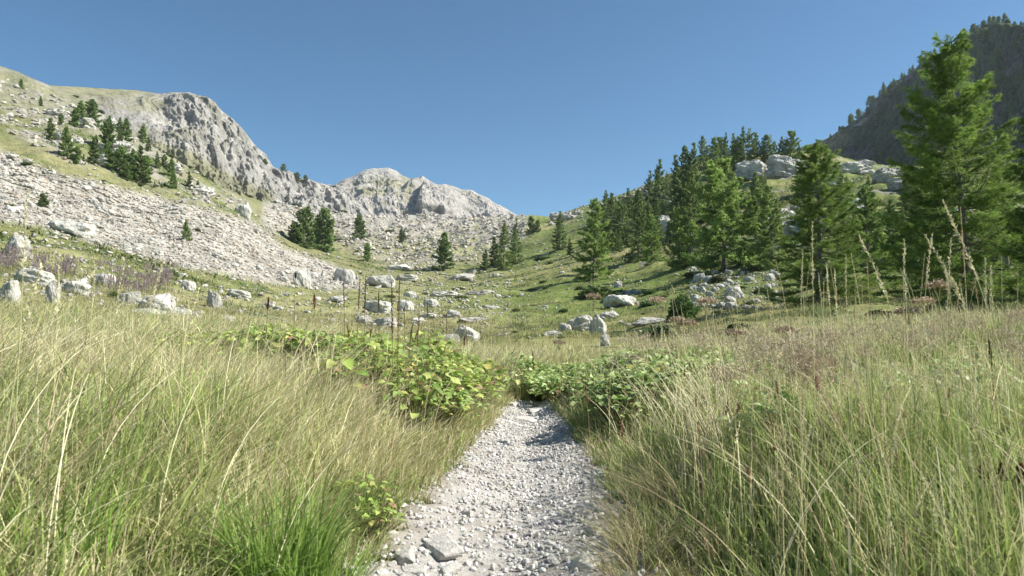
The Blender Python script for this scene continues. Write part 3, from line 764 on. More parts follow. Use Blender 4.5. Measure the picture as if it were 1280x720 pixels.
T2 = [(905, 337, 136, MID[2], 1.15, 'broad light green larch in front of the right hillside, its pale trunk showing'),
      (743, 350, 104, MID[0], 1.05, 'tall larch with a pale trunk standing alone left of the hillside wood'),
      (799, 326, 90, MID[3], .9, 'slim pale larch right of the lone tall larch'),
      (815, 330, 62, MID[0], 1.0, 'shorter larch before the slim pale larch'),
      (864, 332, 118, MID[3], .75, 'narrow larch close left of the broad light green larch'),
      (850, 335, 76, MID[2], .8, 'bushy young larch left of the broad larch foot'),
      (700, 312, 50, MID[1], 1.0, 'small pointed larch by the col left of the lone tall larch'),
      (945, 280, 62, MID[1], 1.0, 'dark spruce-like tree right of the white outcrop'),
      (950, 330, 92, MID[0], .9, 'larch right of the broad light green larch'),
      (757, 303, 46, MID[1], .9, 'thin larch behind the right side of the lone tall larch'),
      (776, 306, 62, MID[1], 1.1, 'dark larch between the lone tall and slim pale larches'),
      (766, 302, 62, MID[3], .9, 'second slender larch behind the lone tall larch'),
      (813, 268, 56, MID[1], .9, 'dark tree left of the highest skyline pair'),
      (825, 266, 68, MID[1], 1.0, 'tall dark larch, first of the high skyline group'),
      (846, 272, 78, MID[1], .95, 'tallest dark larch of the skyline group'),
      (858, 262, 78, MID[3], .9, 'larch right of the tallest dark skyline larch'),
      (868, 258, 80, MID[1], .9, 'pointed larch on the skyline beside the broad larch top'),
      (893, 232, 60, MID[0], .9, 'skyline larch above the broad larch')]
for px, py, h, pr, wd, lab in T2: tree_px(px, py, h, pr, lab, G2, wd)
G3 = 'larches along the right-hand skyline'
for px, top in [(882, 170), (902, 171), (911, 165), (921, 166), (934, 157), (941, 160), (949, 165), (957, 178), (963, 168), (973, 176), (982, 170), (993, 163), (1003, 178), (888, 182), (927, 170)]:
    x, y, z, r, miss = hit(px, 212); r = min(r, 240); x, y, z = at_r(px, r)
    a, s = azel(px, top); hh = max(4, CAMZ + s * r - z)
    plant_tree((x, y, z), hh, random.choice(MID), 'dark larch of the row along the right-hand skyline', G3, random.uniform(.8, 1.1))
G4 = 'larches scattered through the hillside wood on the right'
for i in range(66):
    px = random.uniform(820, 1275); py = random.uniform(232, 325)
    if px < 870 and py > 310: continue
    tree_px(px, py, random.uniform(20, 46), random.choice(MID[:1] + MID[2:]), 'mid-sized larch in the mixed wood behind the nearer right-hand larches', G4, random.uniform(.9, 1.3))
for i in range(18):
    px = random.uniform(755, 850); py = random.uniform(268, 322)
    tree_px(px, py, random.uniform(22, 42), MID[1], 'mid-sized larch in the shaded cluster right of the lone tall larch', G4, random.uniform(.9, 1.2))
# valley head and left
T3 = [(381, 309, 48, FAR[3], .9, 'left one of the pair of dark trees above the scree tongue'), (406, 315, 52, FAR[1], .95, 'right one of the pair of dark trees above the scree tongue'),
      (396, 310, 36, FAR[0], 1.1, 'smaller tree between the pair above the scree tongue'), (368, 304, 26, FAR[3], 1.0, 'low bushy tree left of the pair above the scree tongue'),
      (449, 298, 29, FAR[1], .9, 'round-topped dark tree on the boulder slope at the valley head'), (459, 327, 23, FAR[1], .9, 'small tree below the round-topped dark tree'),
      (502, 303, 16, FAR[3], 1.0, 'tiny bushy tree in the boulders at the valley head'), (556, 336, 46, FAR[0], 1.1, 'solitary conical tree in the middle of the meadow'),
      (607, 337, 26, FAR[2], 1.0, 'short tree left of the twin larches by the valley centre'), (630, 337, 60, MID[3], .85, 'left of the twin larches by the valley centre'),
      (645, 330, 58, MID[1], .8, 'right of the twin larches by the valley centre'), (618, 332, 36, FAR[2], 1.0, 'slim tree touching the twin larches'),
      (664, 291, 21, FAR[3], .8, 'round tree on the skyline of the col'), (672, 290, 14, FAR[3], .9, 'smaller round tree on the col skyline'), (232, 300, 22, FAR[0], .9, 'single small tree standing in the scree'),
      (53, 260, 14, FAR[3], 1.1, 'dark bush in the scree near the left edge'), (712, 318, 20, FAR[2], 1.0, 'little larch under the lone tall larch')]
G5 = 'trees at the valley head'
for px, py, h, pr, wd, lab in T3: tree_px(px, py, h, pr, lab, G5, wd)
T4 = [(26, 112, 10), (51, 133, 11), (100, 159, 28), (114, 158, 28), (93, 158, 16), (137, 157, 11), (62, 176, 24), (82, 199, 34), (97, 205, 18), (104, 207, 12), (150, 168, 18), (157, 176, 25), (134, 190, 34), (149, 187, 22), (116, 206, 30), (134, 210, 26), (152, 220, 32), (175, 230, 42), (165, 222, 32), (182, 226, 28), (158, 226, 20), (179, 180, 20), (185, 190, 16), (196, 212, 19), (205, 210, 15), (214, 220, 20), (221, 215, 14), (217, 235, 18), (236, 235, 18), (247, 236, 10), (76, 157, 12), (202, 236, 8), (193, 236, 9), (120, 180, 10), (127, 196, 12), (143, 206, 14)]
L4 = {0: 'lone tiny tree highest on the left slope', 1: 'dark small tree second highest on the left slope', 2: 'left tree of the upper pair on the left outcrop', 3: 'right tree of the upper pair on the left outcrop', 6: 'single tree left of the main left-hand grove', 7: 'broad tree at the lower left of the main left-hand grove', 17: 'largest tree at the bottom of the left-hand grove', 28: 'dark conical tree right of the left-hand grove', 29: 'small tree farthest right on the left outcrop'}
for i, (px, py, h) in enumerate(T4):
    tree_px(px, py, h, random.choice((FAR[0], FAR[1], FAR[0], FAR[2], MID[1])), L4.get(i, 'dark conifer within the grove on the rocky left slope'), 'conifers on the rocky left slope', random.uniform(.85, 1.05), name='conifer_tree')
# trees on the dark mountain and on the far ridges
def on_mountain(Mt, px, py):
    d = (Mt['P'][:, :Mt['nv']] - px) ** 2 + (Mt['Q'][:, :Mt['nv']] - py) ** 2
    k = np.unravel_index(np.argmin(d), d.shape)
    return Mt['x'][k], Mt['y'][k], Mt['z'][k], math.hypot(Mt['x'][k], Mt['y'][k])
skr = np.array([(1030, 180), (1052, 158), (1080, 138), (1102, 112), (1140, 86), (1180, 58), (1205, 42), (1240, 24), (1280, 30), (1330, 40)], float)
for i in range(46):
    px = 1032 + 290 * (i + random.random()) / 46; py = np.interp(px, skr[:, 0], skr[:, 1]) + random.uniform(0, 4)
    x, y, z, r = on_mountain(MR, px, py)
    hh = random.uniform(4, 11) * r / F
    plant_tree((x, y, z - .3), hh, random.choice(FAR), 'tiny dark conifer on the ridge line of the shaded mountain', 'tiny trees along the dark ridge line', 1.2, name='conifer_tree')
for i in range(80):
    px = random.uniform(1035, 1320); py = np.interp(px, skr[:, 0], skr[:, 1]) + 8 + random.random() ** 1.2 * 120
    if py > 225: continue
    x, y, z, r = on_mountain(MR, px, py)
    plant_tree((x, y, z - .3), random.uniform(5, 10) * r / F, random.choice(FAR), 'tiny dark conifer on the face of the shaded right-hand mountain', 'tiny trees on the dark mountain face', 1.3, name='conifer_tree')
for px, py, h, lab in [(355, 213, 8, 'tiny tree left on the jagged far ridge'), (371, 227, 11, 'small dark tree cluster member on the jagged far ridge'), (382, 226, 7, 'tiny tree right on the jagged far ridge'), (331, 206, 7, 'tiny dark tree in a cleft below the rounded summit')]:
    x, y, z, r = on_mountain(ML, px, py)
    plant_tree((x, y, z), h * r / F, FAR[3], lab, 'tiny trees on the far left ridge', 1.3, name='conifer_tree')
# ------------------------------------------------------------------ shrubs
def shrub_mesh(seed, n=900, el=.16, ew=.08, colr=(.07, .12, .03)):
    r = np.random.default_rng(seed)
    d = r.normal(size=(n, 3)); d[:, 2] = np.abs(d[:, 2]); d /= np.linalg.norm(d, axis=1)[:, None]
    lump = .75 + .35 * fbm(d[:, 0] * 2 + seed, d[:, 1] * 2, d[:, 2] * 2, 3)
    P = d * (r.random((n, 1)) ** .35) * lump[:, None] * np.array([.55, .55, .75])
    D = d + r.normal(0, .5, (n, 3)); D /= np.linalg.norm(D, axis=1)[:, None]
    sd = np.cross(D, r.normal(size=(n, 3))); sd /= np.linalg.norm(sd, axis=1)[:, None]
    L_ = el * r.uniform(.5, 1.2, (n, 1)); w = ew * r.uniform(.5, 1.2, (n, 1))
    V = np.stack([P - D * L_ * .5, P + sd * w * .5, P + D * L_ * .5, P - sd * w * .5], 1)
    C = np.array(colr) * r.uniform(.65, 1.4, (n, 1))
    me = mk_mesh('foliage', V.reshape(-1, 3), [np.arange(n * 4).reshape(n, 4)], np.repeat(C, 4, 0), flat=True); me.materials.append(M['leaf'])
    return me
SH = [shrub_mesh(61, 1500, .13, .06, (.10, .165, .05)), shrub_mesh(62, 1500, .13, .06, (.09, .15, .045)), shrub_mesh(63, 1300, .14, .07, (.14, .19, .06)), shrub_mesh(64, 1300, .14, .06, (.15, .17, .065))]
def shrub(px, py, w, h, lab, grp, v=None):
    x, y, z, r, miss = hit(px, py)
    o = link('shrub', SH[v if v is not None else random.randrange(4)]); ww = w * r / F
    o.location = (x, y, z - .04 * ww); o.scale = (ww, ww, h * r / F / .75); o.rotation_euler = (0, 0, random.uniform(0, 6))
    return tag(o, lab, 'shrub', grp)
shrub(852, 398, 46, 40, 'dense dark green shrub left of the boulder field', 'green shrubs', 0)
shrub(745, 374, 60, 26, 'pale green bush at the foot of the lone tall larch', 'green shrubs', 2)
shrub(820, 425, 60, 26, 'dark low bush below the long whitish slab', 'green shrubs', 1)
for (xa, xb), (ya, yb), n, (sa, sb), lab, grp in [((640, 860), (300, 425), 26, (8, 30), 'low rounded shrub in the turf of the slope right of the valley', 'low shrubs on the right slope'),
        ((860, 1260), (325, 430), 40, (14, 46), 'low dark shrub under the right-hand larches', 'low shrubs under the right-hand larches'),
        ((820, 1260), (225, 325), 50, (10, 34), 'bushy shrub up on the wooded right hillside', 'shrubs on the wooded right hillside'),
        ((430, 640), (290, 400), 12, (5, 22), 'small dark shrub on the central meadow', 'small shrubs on the central meadow'),
        ((0, 430), (110, 385), 50, (4, 15), 'small green shrub among the stones of the left slope', 'small shrubs on the left slope')]:
    for i in range(n):
        s = sa + (sb - sa) * random.random() ** 1.7
        shrub(random.uniform(xa, xb), random.uniform(ya, yb), s * 1.15, s * random.uniform(.22, .42), lab, grp)
shrub(150, 372, 30, 10, 'green bush beside the pink flowers on the left', 'green shrubs', 2)

# ------------------------------------------------------------------ grass
def blades(x, y, z, h, w, phi, lean, colr, tipc=None, yaw=None, seg=(0, .4, .75), curl=2.0):
    n = len(x)
    yaw = rng.uniform(0, math.pi, n) if yaw is None else yaw
    sx, sy = np.cos(yaw), np.sin(yaw)
    lx, ly = np.cos(phi) * lean * h, np.sin(phi) * lean * h
    rows = []
    for t in seg:
        wt = w * (1 - t * .75) * .5
        cx = x + lx * t ** curl; cy = y + ly * t ** curl; cz = z + h * (t - .28 * lean * t ** 2.2)
        rows.append(np.stack([cx - sx * wt, cy - sy * wt, cz], -1)); rows.append(np.stack([cx + sx * wt, cy + sy * wt, cz], -1))
    rows.append(np.stack([x + lx, y + ly, z + h * (1 - .28 * lean)], -1))
    k = len(rows); V = np.stack(rows, 1)
    b = (np.arange(n) * k)[:, None]
    qs = [b + np.array([[2 * i, 2 * i + 1, 2 * i + 3, 2 * i + 2]]) for i in range(len(seg) - 1)]
    tr = b + np.array([[2 * len(seg) - 2, 2 * len(seg) - 1, k - 1]])
    C = np.repeat(colr[:, None], k, 1)
    if tipc is not None:
        tt = np.array([t for t in seg for _ in (0, 1)] + [1.0])[None, :, None]
        C = C * (1 - tt) + tipc[:, None] * tt
    return V.reshape(-1, 3), np.concatenate(qs), tr, C.reshape(-1, 3)
def join(parts):
    Vs, Qs, Ts, Cs = [], [], [], []; o = 0
    for V, Q, T, C in parts:
        Vs.append(V); Cs.append(C); Qs.append(Q + o) if len(Q) else 0; Ts.append(T + o) if len(T) else 0; o += len(V)
    return np.concatenate(Vs), ([np.concatenate(Qs)] if Qs else []) + ([np.concatenate(Ts)] if Ts else []), np.concatenate(Cs)
STRAW, STRAW2, BROWN = np.array([.60, .56, .29]), np.array([.70, .65, .42]), np.array([.42, .32, .20])
GRN, GRN2, GRN3 = np.array([.21, .31, .06]), np.array([.34, .44, .11]), np.array([.12, .20, .04])
def pick(n, opts, wts):
    k = rng.choice(len(opts), n, p=np.array(wts) / sum(wts)); c = np.array(opts)[k]
    return c * rng.uniform(.75, 1.25, (n, 1))
def sector(n, r0, r1, a0=-50, a1=50, pw=1.0):
    r = np.sqrt(rng.uniform(r0 ** 2, r1 ** 2, n)) if pw == 1.0 else r0 + (r1 - r0) * rng.random(n) ** pw
    a = rng.uniform(R(a0), R(a1), n)
    return np.sin(a) * r, np.cos(a) * r, r
def off_path(x, y, m=1.05):
    d = np.abs(x - path_x(y)) / path_hw(y)
    ed = 1 + .30 * perlin(y * 1.6, np.sign(x - path_x(y)) * 5, y * 0) + .20 * perlin(y * 6, np.sign(x - path_x(y)) * 9, y * 0)
    return (d > ed * m) | (y > 11.5)
print('grass...')
parts = []
def grass_layer(n, r0, r1, hs, ws, kind, pw=1.0, a=(-50, 50)):
    # clumped: blades gather round tuft centres
    nt = n // 14
    tx, ty, tr_ = sector(nt, r0, r1, a[0], a[1], pw)
    k = rng.integers(0, nt, n)
    tone = rng.uniform(.72, 1.25, nt)[k][:, None]
    sp = .028 + .007 * tr_[k]
    x = tx[k] + rng.normal(0, 1, n) * sp; y = ty[k] + rng.normal(0, 1, n) * sp
    th = rng.uniform(.5, 1.25, nt)[k]
    dx, dy = x - tx[k], y - ty[k]
    m = off_path(x, y) & (np.hypot(x, y) > .9)
    d = x - path_x(y); side = np.where(d < 0, -1, 1)
    edge = sstep(0, .55, np.abs(d) - path_hw(y))
    r = np.hypot(x, y)
    nz = fbm(x * .5, y * .5, x * 0 + 3, 3); nz2 = perlin(x * 1.6, y * 1.6, x * 0 + 7)
    near = sstep(3.6, 2.2, r)
    left = side < 0
    # green share: left is straw with green tufts low down near the camera, right is greener
    gshare = np.where(left, .14 + .34 * near + .55 * sstep(.15, .45, nz), .50 + .3 * near + .45 * sstep(-.1, .4, nz))
    gshare = np.where(y > 11, .45, gshare)
    isg = np.where(rng.random(n) < .62, rng.random(nt)[k], rng.random(n)) < np.clip(gshare, 0.05, .95)
    brn = (rng.random(nt)[k] < .10) & (rng.random(n) < .8)
    c = np.where(isg[:, None], np.where(left[:, None], pick(n, [GRN, GRN2, GRN3], [4, 4, 2]), pick(n, [GRN, GRN2, GRN3], [4, 2.5, 4])), pick(n, [STRAW, STRAW2, BROWN], [6, 4, 1.1]))
    c = np.where(brn[:, None], pick(n, [BROWN, BROWN * .75, STRAW * .8], [3, 2, 1]), c)
    tip = np.where((isg & ~brn)[:, None], c * .75 + STRAW * .3, c * 1.05)
    c = c * tone; tip = tip * tone
    h = rng.uniform(*hs, n) * th * (.4 + .6 * edge) * np.where(left, np.interp(r, [2, 4, 8], [.66, .95, 1.1]), 1.0) * (1 + .25 * nz2)
    h = h * (1 + .28 * np.clip(nz * 2, -1, 1))
    h = np.where(isg, h * .88, h)
    thick = np.maximum(sstep(4.4, 5.0, y) * sstep(9.2, 8.6, y) * sstep(-.42, -.36, x / y), sstep(5.8, 6.4, y) * sstep(12, 11, y) * (x > 0) * sstep(.25, .2, x / y))
    h = h * (1 - .2 * thick * (np.abs(d) > path_hw(y)))
    phi = np.where(left, rng.normal(.35, .8, n), rng.normal(1.6, 1.6, n)) + 1.1 * perlin(x * 1.1, y * 1.1, x * 0 + 13)
    phi = np.where(rng.random(n) < .42, np.arctan2(dy, dx), phi)
    # blades next to the path hang over it
    phi = np.where((edge < .6) & (rng.random(n) < .7), np.where(left, rng.normal(0, .5, n), math.pi + rng.normal(0, .5, n)), phi)
    lean = np.clip(rng.normal(np.where(left, .7, .42), .34, n), .02, 1.5)
    lean = np.where(isg, lean * .8, lean)
    w = rng.uniform(*ws, n) * np.where(rng.random(n) < .08, 2.1, 1.0) * np.where(isg, 1.25, .9) * np.interp(r, [2, 6, 12, 20], [1.05, 1.35, 2.0, 2.6])
    z = zg(x, y) - .01
    s = m
    parts.append(blades(x[s], y[s], z[s], h[s], w[s], phi[s], lean[s], c[s], tip[s]))
grass_layer(70000, 1.0, 4.5, (.18, .46), (.0028, .0055), 0)
grass_layer(105000, 4.2, 9, (.22, .52), (.004, .0065), 0)
grass_layer(110000, 8.5, 18, (.25, .5), (.004, .007), 0)
grass_layer(14000, .8, 4, (.15, .4), (.003, .006), 0, a=(50, 310))
V, Fs, C = join(parts)
go = link('tall_grass', mk_mesh('tall_grass', V, Fs, C), M['grass']); tag(go, 'tall straw-coloured and green grass on both sides of the path', 'grass', kind='stuff')
# short thatch near ground
parts = []
n = 90000
x, y, r = sector(n, 1.0, 12); m = off_path(x, y, .98); x, y, r = x[m], y[m], r[m]; n = len(x)
c = pick(n, [STRAW * .8, GRN, GRN2, BROWN], [3, 3, 2, 1.2])
parts.append(blades(x, y, zg(x, y) - .005, rng.uniform(.05, .2, n), rng.uniform(.004, .008, n) * np.interp(r, [2, 12], [1, 2]), rng.uniform(0, 6.28, n), rng.uniform(.3, 1.3, n), c, seg=(0, .5)))
# distant meadow tufts
for n, r0, r1, hh, ww in ((150000, 16, 45, (.08, .36), (.008, .022)), (110000, 40, 120, (.08, .34), (.025, .07)), (60000, 110, 260, (.12, .4), (.08, .2))):
    x, y, r = sector(n, r0, r1, pw=1.0 if r0 < 40 else .9)
    PXg, PYg = project(x, y, zg(x, y))
    keep = (poly_mask(SCREE, PXg, PYg, 2) < .4) & off_path(x, y) & (fbm(x / 9, y / 9, x * 0, 3) < .35) & (fbm(x / (1 + r * .03), y / (1 + r * .03), x * 0 + 5, 3) > rng.uniform(-.5, .35, n))
    x, y, r, PXg = x[keep], y[keep], r[keep], PXg[keep]; n = len(x)
    lf = PXg < 430
    Zc = zg(x, y); c0 = cover(x, y, Zc, *project(x, y, Zc), r)
    c = np.where((rng.random(n) < np.where(lf, .4, .25))[:, None], pick(n, [STRAW * .7, STRAW2 * .6, BROWN * .8], [5, 3, 1]), c0 * rng.uniform(.85, 1.5, (n, 1)))
    bare = c0[:, 2] > .2
    c[bare] *= .6
    parts.append(blades(x, y, zg(x, y) - .02, rng.uniform(*hh, n), rng.uniform(*ww, n), rng.uniform(0, 6.28, n), rng.uniform(.1, .6, n), c, seg=(0, .5)))
V, Fs, C = join(parts)
parts_t = parts; parts = []
for n, r0, r1, hh, ww, sc_ in ((60000, 22, 70, (.08, .3), (.03, .07), 3.5), (110000, 60, 260, (.15, .5), (.08, .22), 8)):
    x, y, r = sector(n, r0, r1, pw=1.0); Zc = zg(x, y); P_, Q_ = project(x, y, Zc)
    f = fbm(x / sc_, y / sc_, x * 0 + 41, 4, .6) + .35 * perlin(x / 40, y / 40, x * 0 + 3)
    keep = (f > .17 - .10 * (P_ > 640) - .06 * (P_ < 330)) & (poly_mask(SCREE, P_, Q_, 2) < .5)
    x, y, r, Zc, f = x[keep], y[keep], r[keep], Zc[keep], f[keep]; n = len(x)
    c = pick(n, [np.array([.09, .13, .035]), np.array([.13, .17, .05]), np.array([.17, .17, .06]), np.array([.20, .13, .07])], [4, 3, 1.5, .6])
    parts.append(blades(x, y, Zc - .03, rng.uniform(*hh, n) * np.clip((f - .1) * 6, .5, 1.5), rng.uniform(*ww, n) * 1.6, rng.uniform(0, 6.28, n), rng.uniform(.2, 1.1, n), c, seg=(0, .5)))
Vh, Fh, Ch = join(parts)
go = link('heath', mk_mesh('heath', Vh, Fh, Ch), M['leaf']); tag(go, 'patches of low dark heath and bilberry in the turf', 'heath', kind='stuff')
go = link('meadow_turf', mk_mesh('meadow_turf', V, Fs, C), M['grass']); tag(go, 'short meadow turf and thatch covering the valley floor', 'turf', kind='stuff')

# seed-headed stems ------------------------------------------------
def stem_arrays(x, y, z, h, phi, lean, colr, headlen, headw, nflake, stemw, headc, droop=0.0, r=None):
    """one stalk: stem as a thin crossed ribbon, head as many small flakes; returns stem and head arrays"""
    r = r or rng
    ts = np.linspace(0, 1, 9)
    cx = x + math.cos(phi) * lean * h * ts ** 2.0; cy = y + math.sin(phi) * lean * h * ts ** 2.0; cz = z + h * (ts - (.22 * lean + droop) * ts ** 3)
    P = np.stack([cx, cy, cz], -1)
    rad = stemw * (1 - .55 * ts) * .5
    a3 = np.array([0, 2.094, 4.189])
    SV = P[:, None] + rad[:, None, None] * np.stack([np.cos(a3), np.sin(a3), 0 * a3], -1)[None]
    jj = np.arange(27).reshape(9, 3)
    SQ = np.stack([jj[:-1], np.roll(jj[:-1], -1, 1), np.roll(jj[1:], -1, 1), jj[1:]], -1).reshape(-1, 4)
    tt = 1 - headlen * r.random(nflake)
    u = (tt - (1 - headlen)) / headlen
    c = np.stack([np.interp(tt, ts, P[:, k]) for k in range(3)], -1)
    wd = headw * np.sin(np.clip(u, .03, .97) * math.pi) ** .5 * (1 - .45 * u)
    d = r.normal(size=(nflake, 3)); d /= np.linalg.norm(d, axis=1)[:, None]
    pos = c + d * wd[:, None] * .5
    tg = np.array([math.cos(phi) * lean * 1.6, math.sin(phi) * lean * 1.6, 1.]); D = tg + d * .8; D /= np.linalg.norm(D, axis=1)[:, None]
    sd = np.cross(D, r.normal(size=(nflake, 3))); sd /= np.linalg.norm(sd, axis=1)[:, None]
    fl = min(headw * .8, .013) if headw < .05 else headw * .8; L_ = fl * r.uniform(.6, 1.3, (nflake, 1)); w = fl * .35
    HV = np.stack([pos - D * L_ * .5, pos + sd * w * .5, pos + D * L_ * .5, pos - sd * w * .5], 1).reshape(-1, 3)
    HQ = np.arange(nflake * 4).reshape(-1, 4)
    return SV.reshape(-1, 3), SQ, np.tile(colr, (27, 1)), HV, HQ, np.repeat(headc * r.uniform(.7, 1.25, (nflake, 1)), 4, 0)
# seed stalks too many to count
Vs, Qs, Cs = [], [], []; o = 0
for i in range(420):
    a0 = R(rng.uniform(-42, 42)); r0 = rng.uniform(2.0, 7.5); xx, yy = math.sin(a0) * r0, math.cos(a0) * r0
    if not off_path(np.array([xx]), np.array([yy]), 1.3)[0]: continue
    lft = xx < path_x(yy)
    a_ = stem_arrays(xx, yy, float(zg(xx, yy)), rng.uniform(.42, .68), rng.normal(.5, 1.2) if lft else rng.uniform(0, 6.28), rng.uniform(.5, 1.15), STRAW2 if rng.random() < .6 else BROWN * 1.1, .2, .006, 10, .0048 * (1 + r0 * .05), STRAW2)
    Vs += [a_[0], a_[3]]; Qs += [a_[1] + o, a_[4] + o + len(a_[0])]; Cs += [a_[2], a_[5]]; o += len(a_[0]) + len(a_[3])
ns_ = 1500
x, y, r = sector(ns_, 1.8, 13); m = off_path(x, y, 1.3)
for xx, yy, rr_ in zip(x[m], y[m], r[m]):
    lft = xx < path_x(yy)
    if lft and rng.random() < .35: continue
    h = rng.uniform(.42, .72) * (1 if lft else 1.06); hc = STRAW2 if rng.random() < .6 else np.array([.36, .27, .18])
    if rr_ < 3: h *= .75
    a_ = stem_arrays(xx, yy, float(zg(xx, yy)), h, rng.normal(.4, .8) if lft else rng.normal(1.8, 1.4), rng.uniform(.05, .5), STRAW * 1.05, rng.uniform(.14, .26), rng.uniform(.007, .014) * (1 + rr_ * .04), 26, .0028 * (1 + rr_ * .08), hc)
    Vs += [a_[0], a_[3]]; Qs += [a_[1] + o, a_[4] + o + len(a_[0])]; Cs += [a_[2], a_[5]]; o += len(a_[0]) + len(a_[3])
go = link('seed_grass', mk_mesh('seed_grass', np.concatenate(Vs), [np.concatenate(Qs)], np.concatenate(Cs)), M['stalk']); tag(go, 'fine dry seeding grass stems mixed through the tall grass', 'grass', kind='stuff')
# brown haze of bent-grass heads on the right
Vs, Qs, Cs = [], [], []; o = 0
def puff(cx, cy, cz, rad, n, c):
    global o
    d = rng.normal(0, .42, (n, 3)) * np.array([1, 1, .6]) * rad + np.array([cx, cy, cz])
    D = rng.normal(size=(n, 3)); D[:, 2] += 1; D /= np.linalg.norm(D, axis=1)[:, None]
    sd = np.cross(D, rng.normal(size=(n, 3))); sd /= np.linalg.norm(sd, axis=1)[:, None]
    s = rng.uniform(.012, .03, (n, 1)); w = .0022
    V = np.stack([d - D * s, d + sd * w, d + D * s, d - sd * w], 1).reshape(-1, 3)
    Vs.append(V); Qs.append(np.arange(n * 4).reshape(-1, 4) + o); Cs.append(np.repeat(c * rng.uniform(.7, 1.2, (n, 1)), 4, 0)); o += n * 4
for i in range(95):
    a_, r_ = (R(rng.uniform(17, 25)), rng.uniform(3.6, 4.6)) if i < 12 else (R(rng.uniform(9, 40)), rng.uniform(6, 12))
    xx, yy = math.sin(a_) * r_, math.cos(a_) * r_
    puff(xx, yy, float(zg(xx, yy)) + rng.uniform(.36, .55), rng.uniform(.12, .22), 260, np.array([.46, .37, .26]))
go = link('bent_grass', mk_mesh('bent_grass', np.concatenate(Vs), [np.concatenate(Qs)], np.concatenate(Cs)), M['stalk']); tag(go, 'hazy brown bent-grass panicles right of the path', 'grass', kind='stuff')

# individual tall stalks
def stalk_thing(name, px, r_, top_py, lean_px, lab, grp, headlen=.25, headw=.014, nfl=70, stemw=.004, headc=STRAW2, colr=STRAW, cat='grass stalk', droop=0.0):
    x, y, z = at_r(px, r_, 420); a, s = azel(px, top_py)
    h = max(.25, CAMZ + s * r_ - z)
    lean = lean_px / F * r_ / h
    h = h / (1 - .22 * abs(lean) - droop)
    lean = lean_px / F * r_ / h
    phi = 0.1 if lean > 0 else math.pi - .1
    a_ = stem_arrays(0, 0, 0, h, phi, abs(lean), colr, headlen, headw, nfl, stemw, headc, droop)
    e = empty(name, (x, y, z)); tag(e, lab, cat, grp)
    st = link('stem', mk_mesh('stem', a_[0], [a_[1]], a_[2]), M['stalk'], e)
    hd = link('seed_head', mk_mesh('seed_head', a_[3], [a_[4]], a_[5]), M['stalk'], e)
    return e
GS = 'tall dry grass stalks rising above the rest'
TS = [(24, 2.6, 236, 2, 'very tall pale stalk at the far left, reaching up over the scree'), (1280, 2.4, 248, -72, 'long arching stalk bowing left from the right edge'),
      (1262, 2.7, 292, -78, 'second arching stalk leaning left before the biggest larch'), (1150, 3.0, 292, -60, 'stalk leaning left in the gap between the larches'),
      (1134, 3.6, 298, 0, 'straight thin stalk left of the biggest larch'), (1016, 3.4, 276, 3, 'thin upright stalk before the feathery larch'),
      (998, 4.0, 312, 8, 'pale stalk at the left side of the feathery larch'), (1042, 4.2, 328, -6, 'left one of the thick double stalks under the feathery larch'),
      (1048, 4.2, 335, -2, 'right one of the thick double stalks under the feathery larch'), (1058, 4.0, 318, 2, 'upright straw stalk right of the double stalks'),
      (1090, 4.5, 322, -3, 'brownish stalk right of the feathery larch'), (1146, 3.6, 292, 22, 'stalk leaning right before the dark larch'),
      (1178, 3.2, 297, 14, 'tall stalk leaning right below the biggest larch'), (1212, 3.3, 258, -4, 'tall rusty stalk in front of the biggest larch'),
      (1232, 3.8, 322, 3, 'thin stalk near the right edge before the biggest larch'), (1242, 4.2, 330, 0, 'straight straw stalk by the right edge'),
      (885, 5.0, 385, 8, 'pale stalk by the boulder field'), (832, 5.2, 398, -6, 'bristly pale stalk below the long whitish slab'),
      (170, 3.4, 325, 26, 'arching pale stalk over the pink flowers'), (135, 3.8, 330, 14, 'thin curved stalk at the left beside the pointed boulder'), (112, 3.2, 318, 2, 'straight thin stalk above the pointed boulder'),
      (70, 3.0, 326, 0, 'thin upright stalk near the left edge'), (8, 2.4, 330, 30, 'blurred bent stalk in the left corner'), (225, 3.9, 355, 20, 'curved stalk beside the pale double boulder'), (905, 4.6, 392, -10, 'thin stalk left of the rusty umbels')]
for px, r_, top, lp, lab in TS:
    rust = 'rusty' in lab or 'brownish' in lab
    stalk_thing('grass_stalk', px, r_, top, lp, lab, GS, headlen=random.uniform(.22, .34), headw=random.uniform(.012, .02), headc=np.array([.38, .24, .14]) if rust else STRAW2, nfl=110)
for i in range(70):
    px = random.uniform(850, 1275); r_ = random.uniform(2.8, 6.5)
    stalk_thing('grass_stalk', px, r_, random.uniform(330, 412) - (15 if px > 980 else -10), random.uniform(-26, 26), 'tall dry stalk rising from the grass at the right', 'tall dry stalks right of the path', headlen=random.uniform(.14, .3), headw=random.uniform(.006, .014), stemw=.003, headc=random.choice((STRAW2 * .85, np.array([.42, .30, .20]), np.array([.38, .27, .18]), STRAW * .8)), nfl=80)
for i in range(22):
    px = random.uniform(0, 420); r_ = random.uniform(3, 6)
    stalk_thing('grass_stalk', px, r_, random.uniform(350, 400), random.uniform(-5, 40), 'tall dry stalk rising from the straw grass at the left', 'tall dry stalks left of the path', headlen=random.uniform(.15, .28), headw=random.uniform(.009, .014), nfl=60)
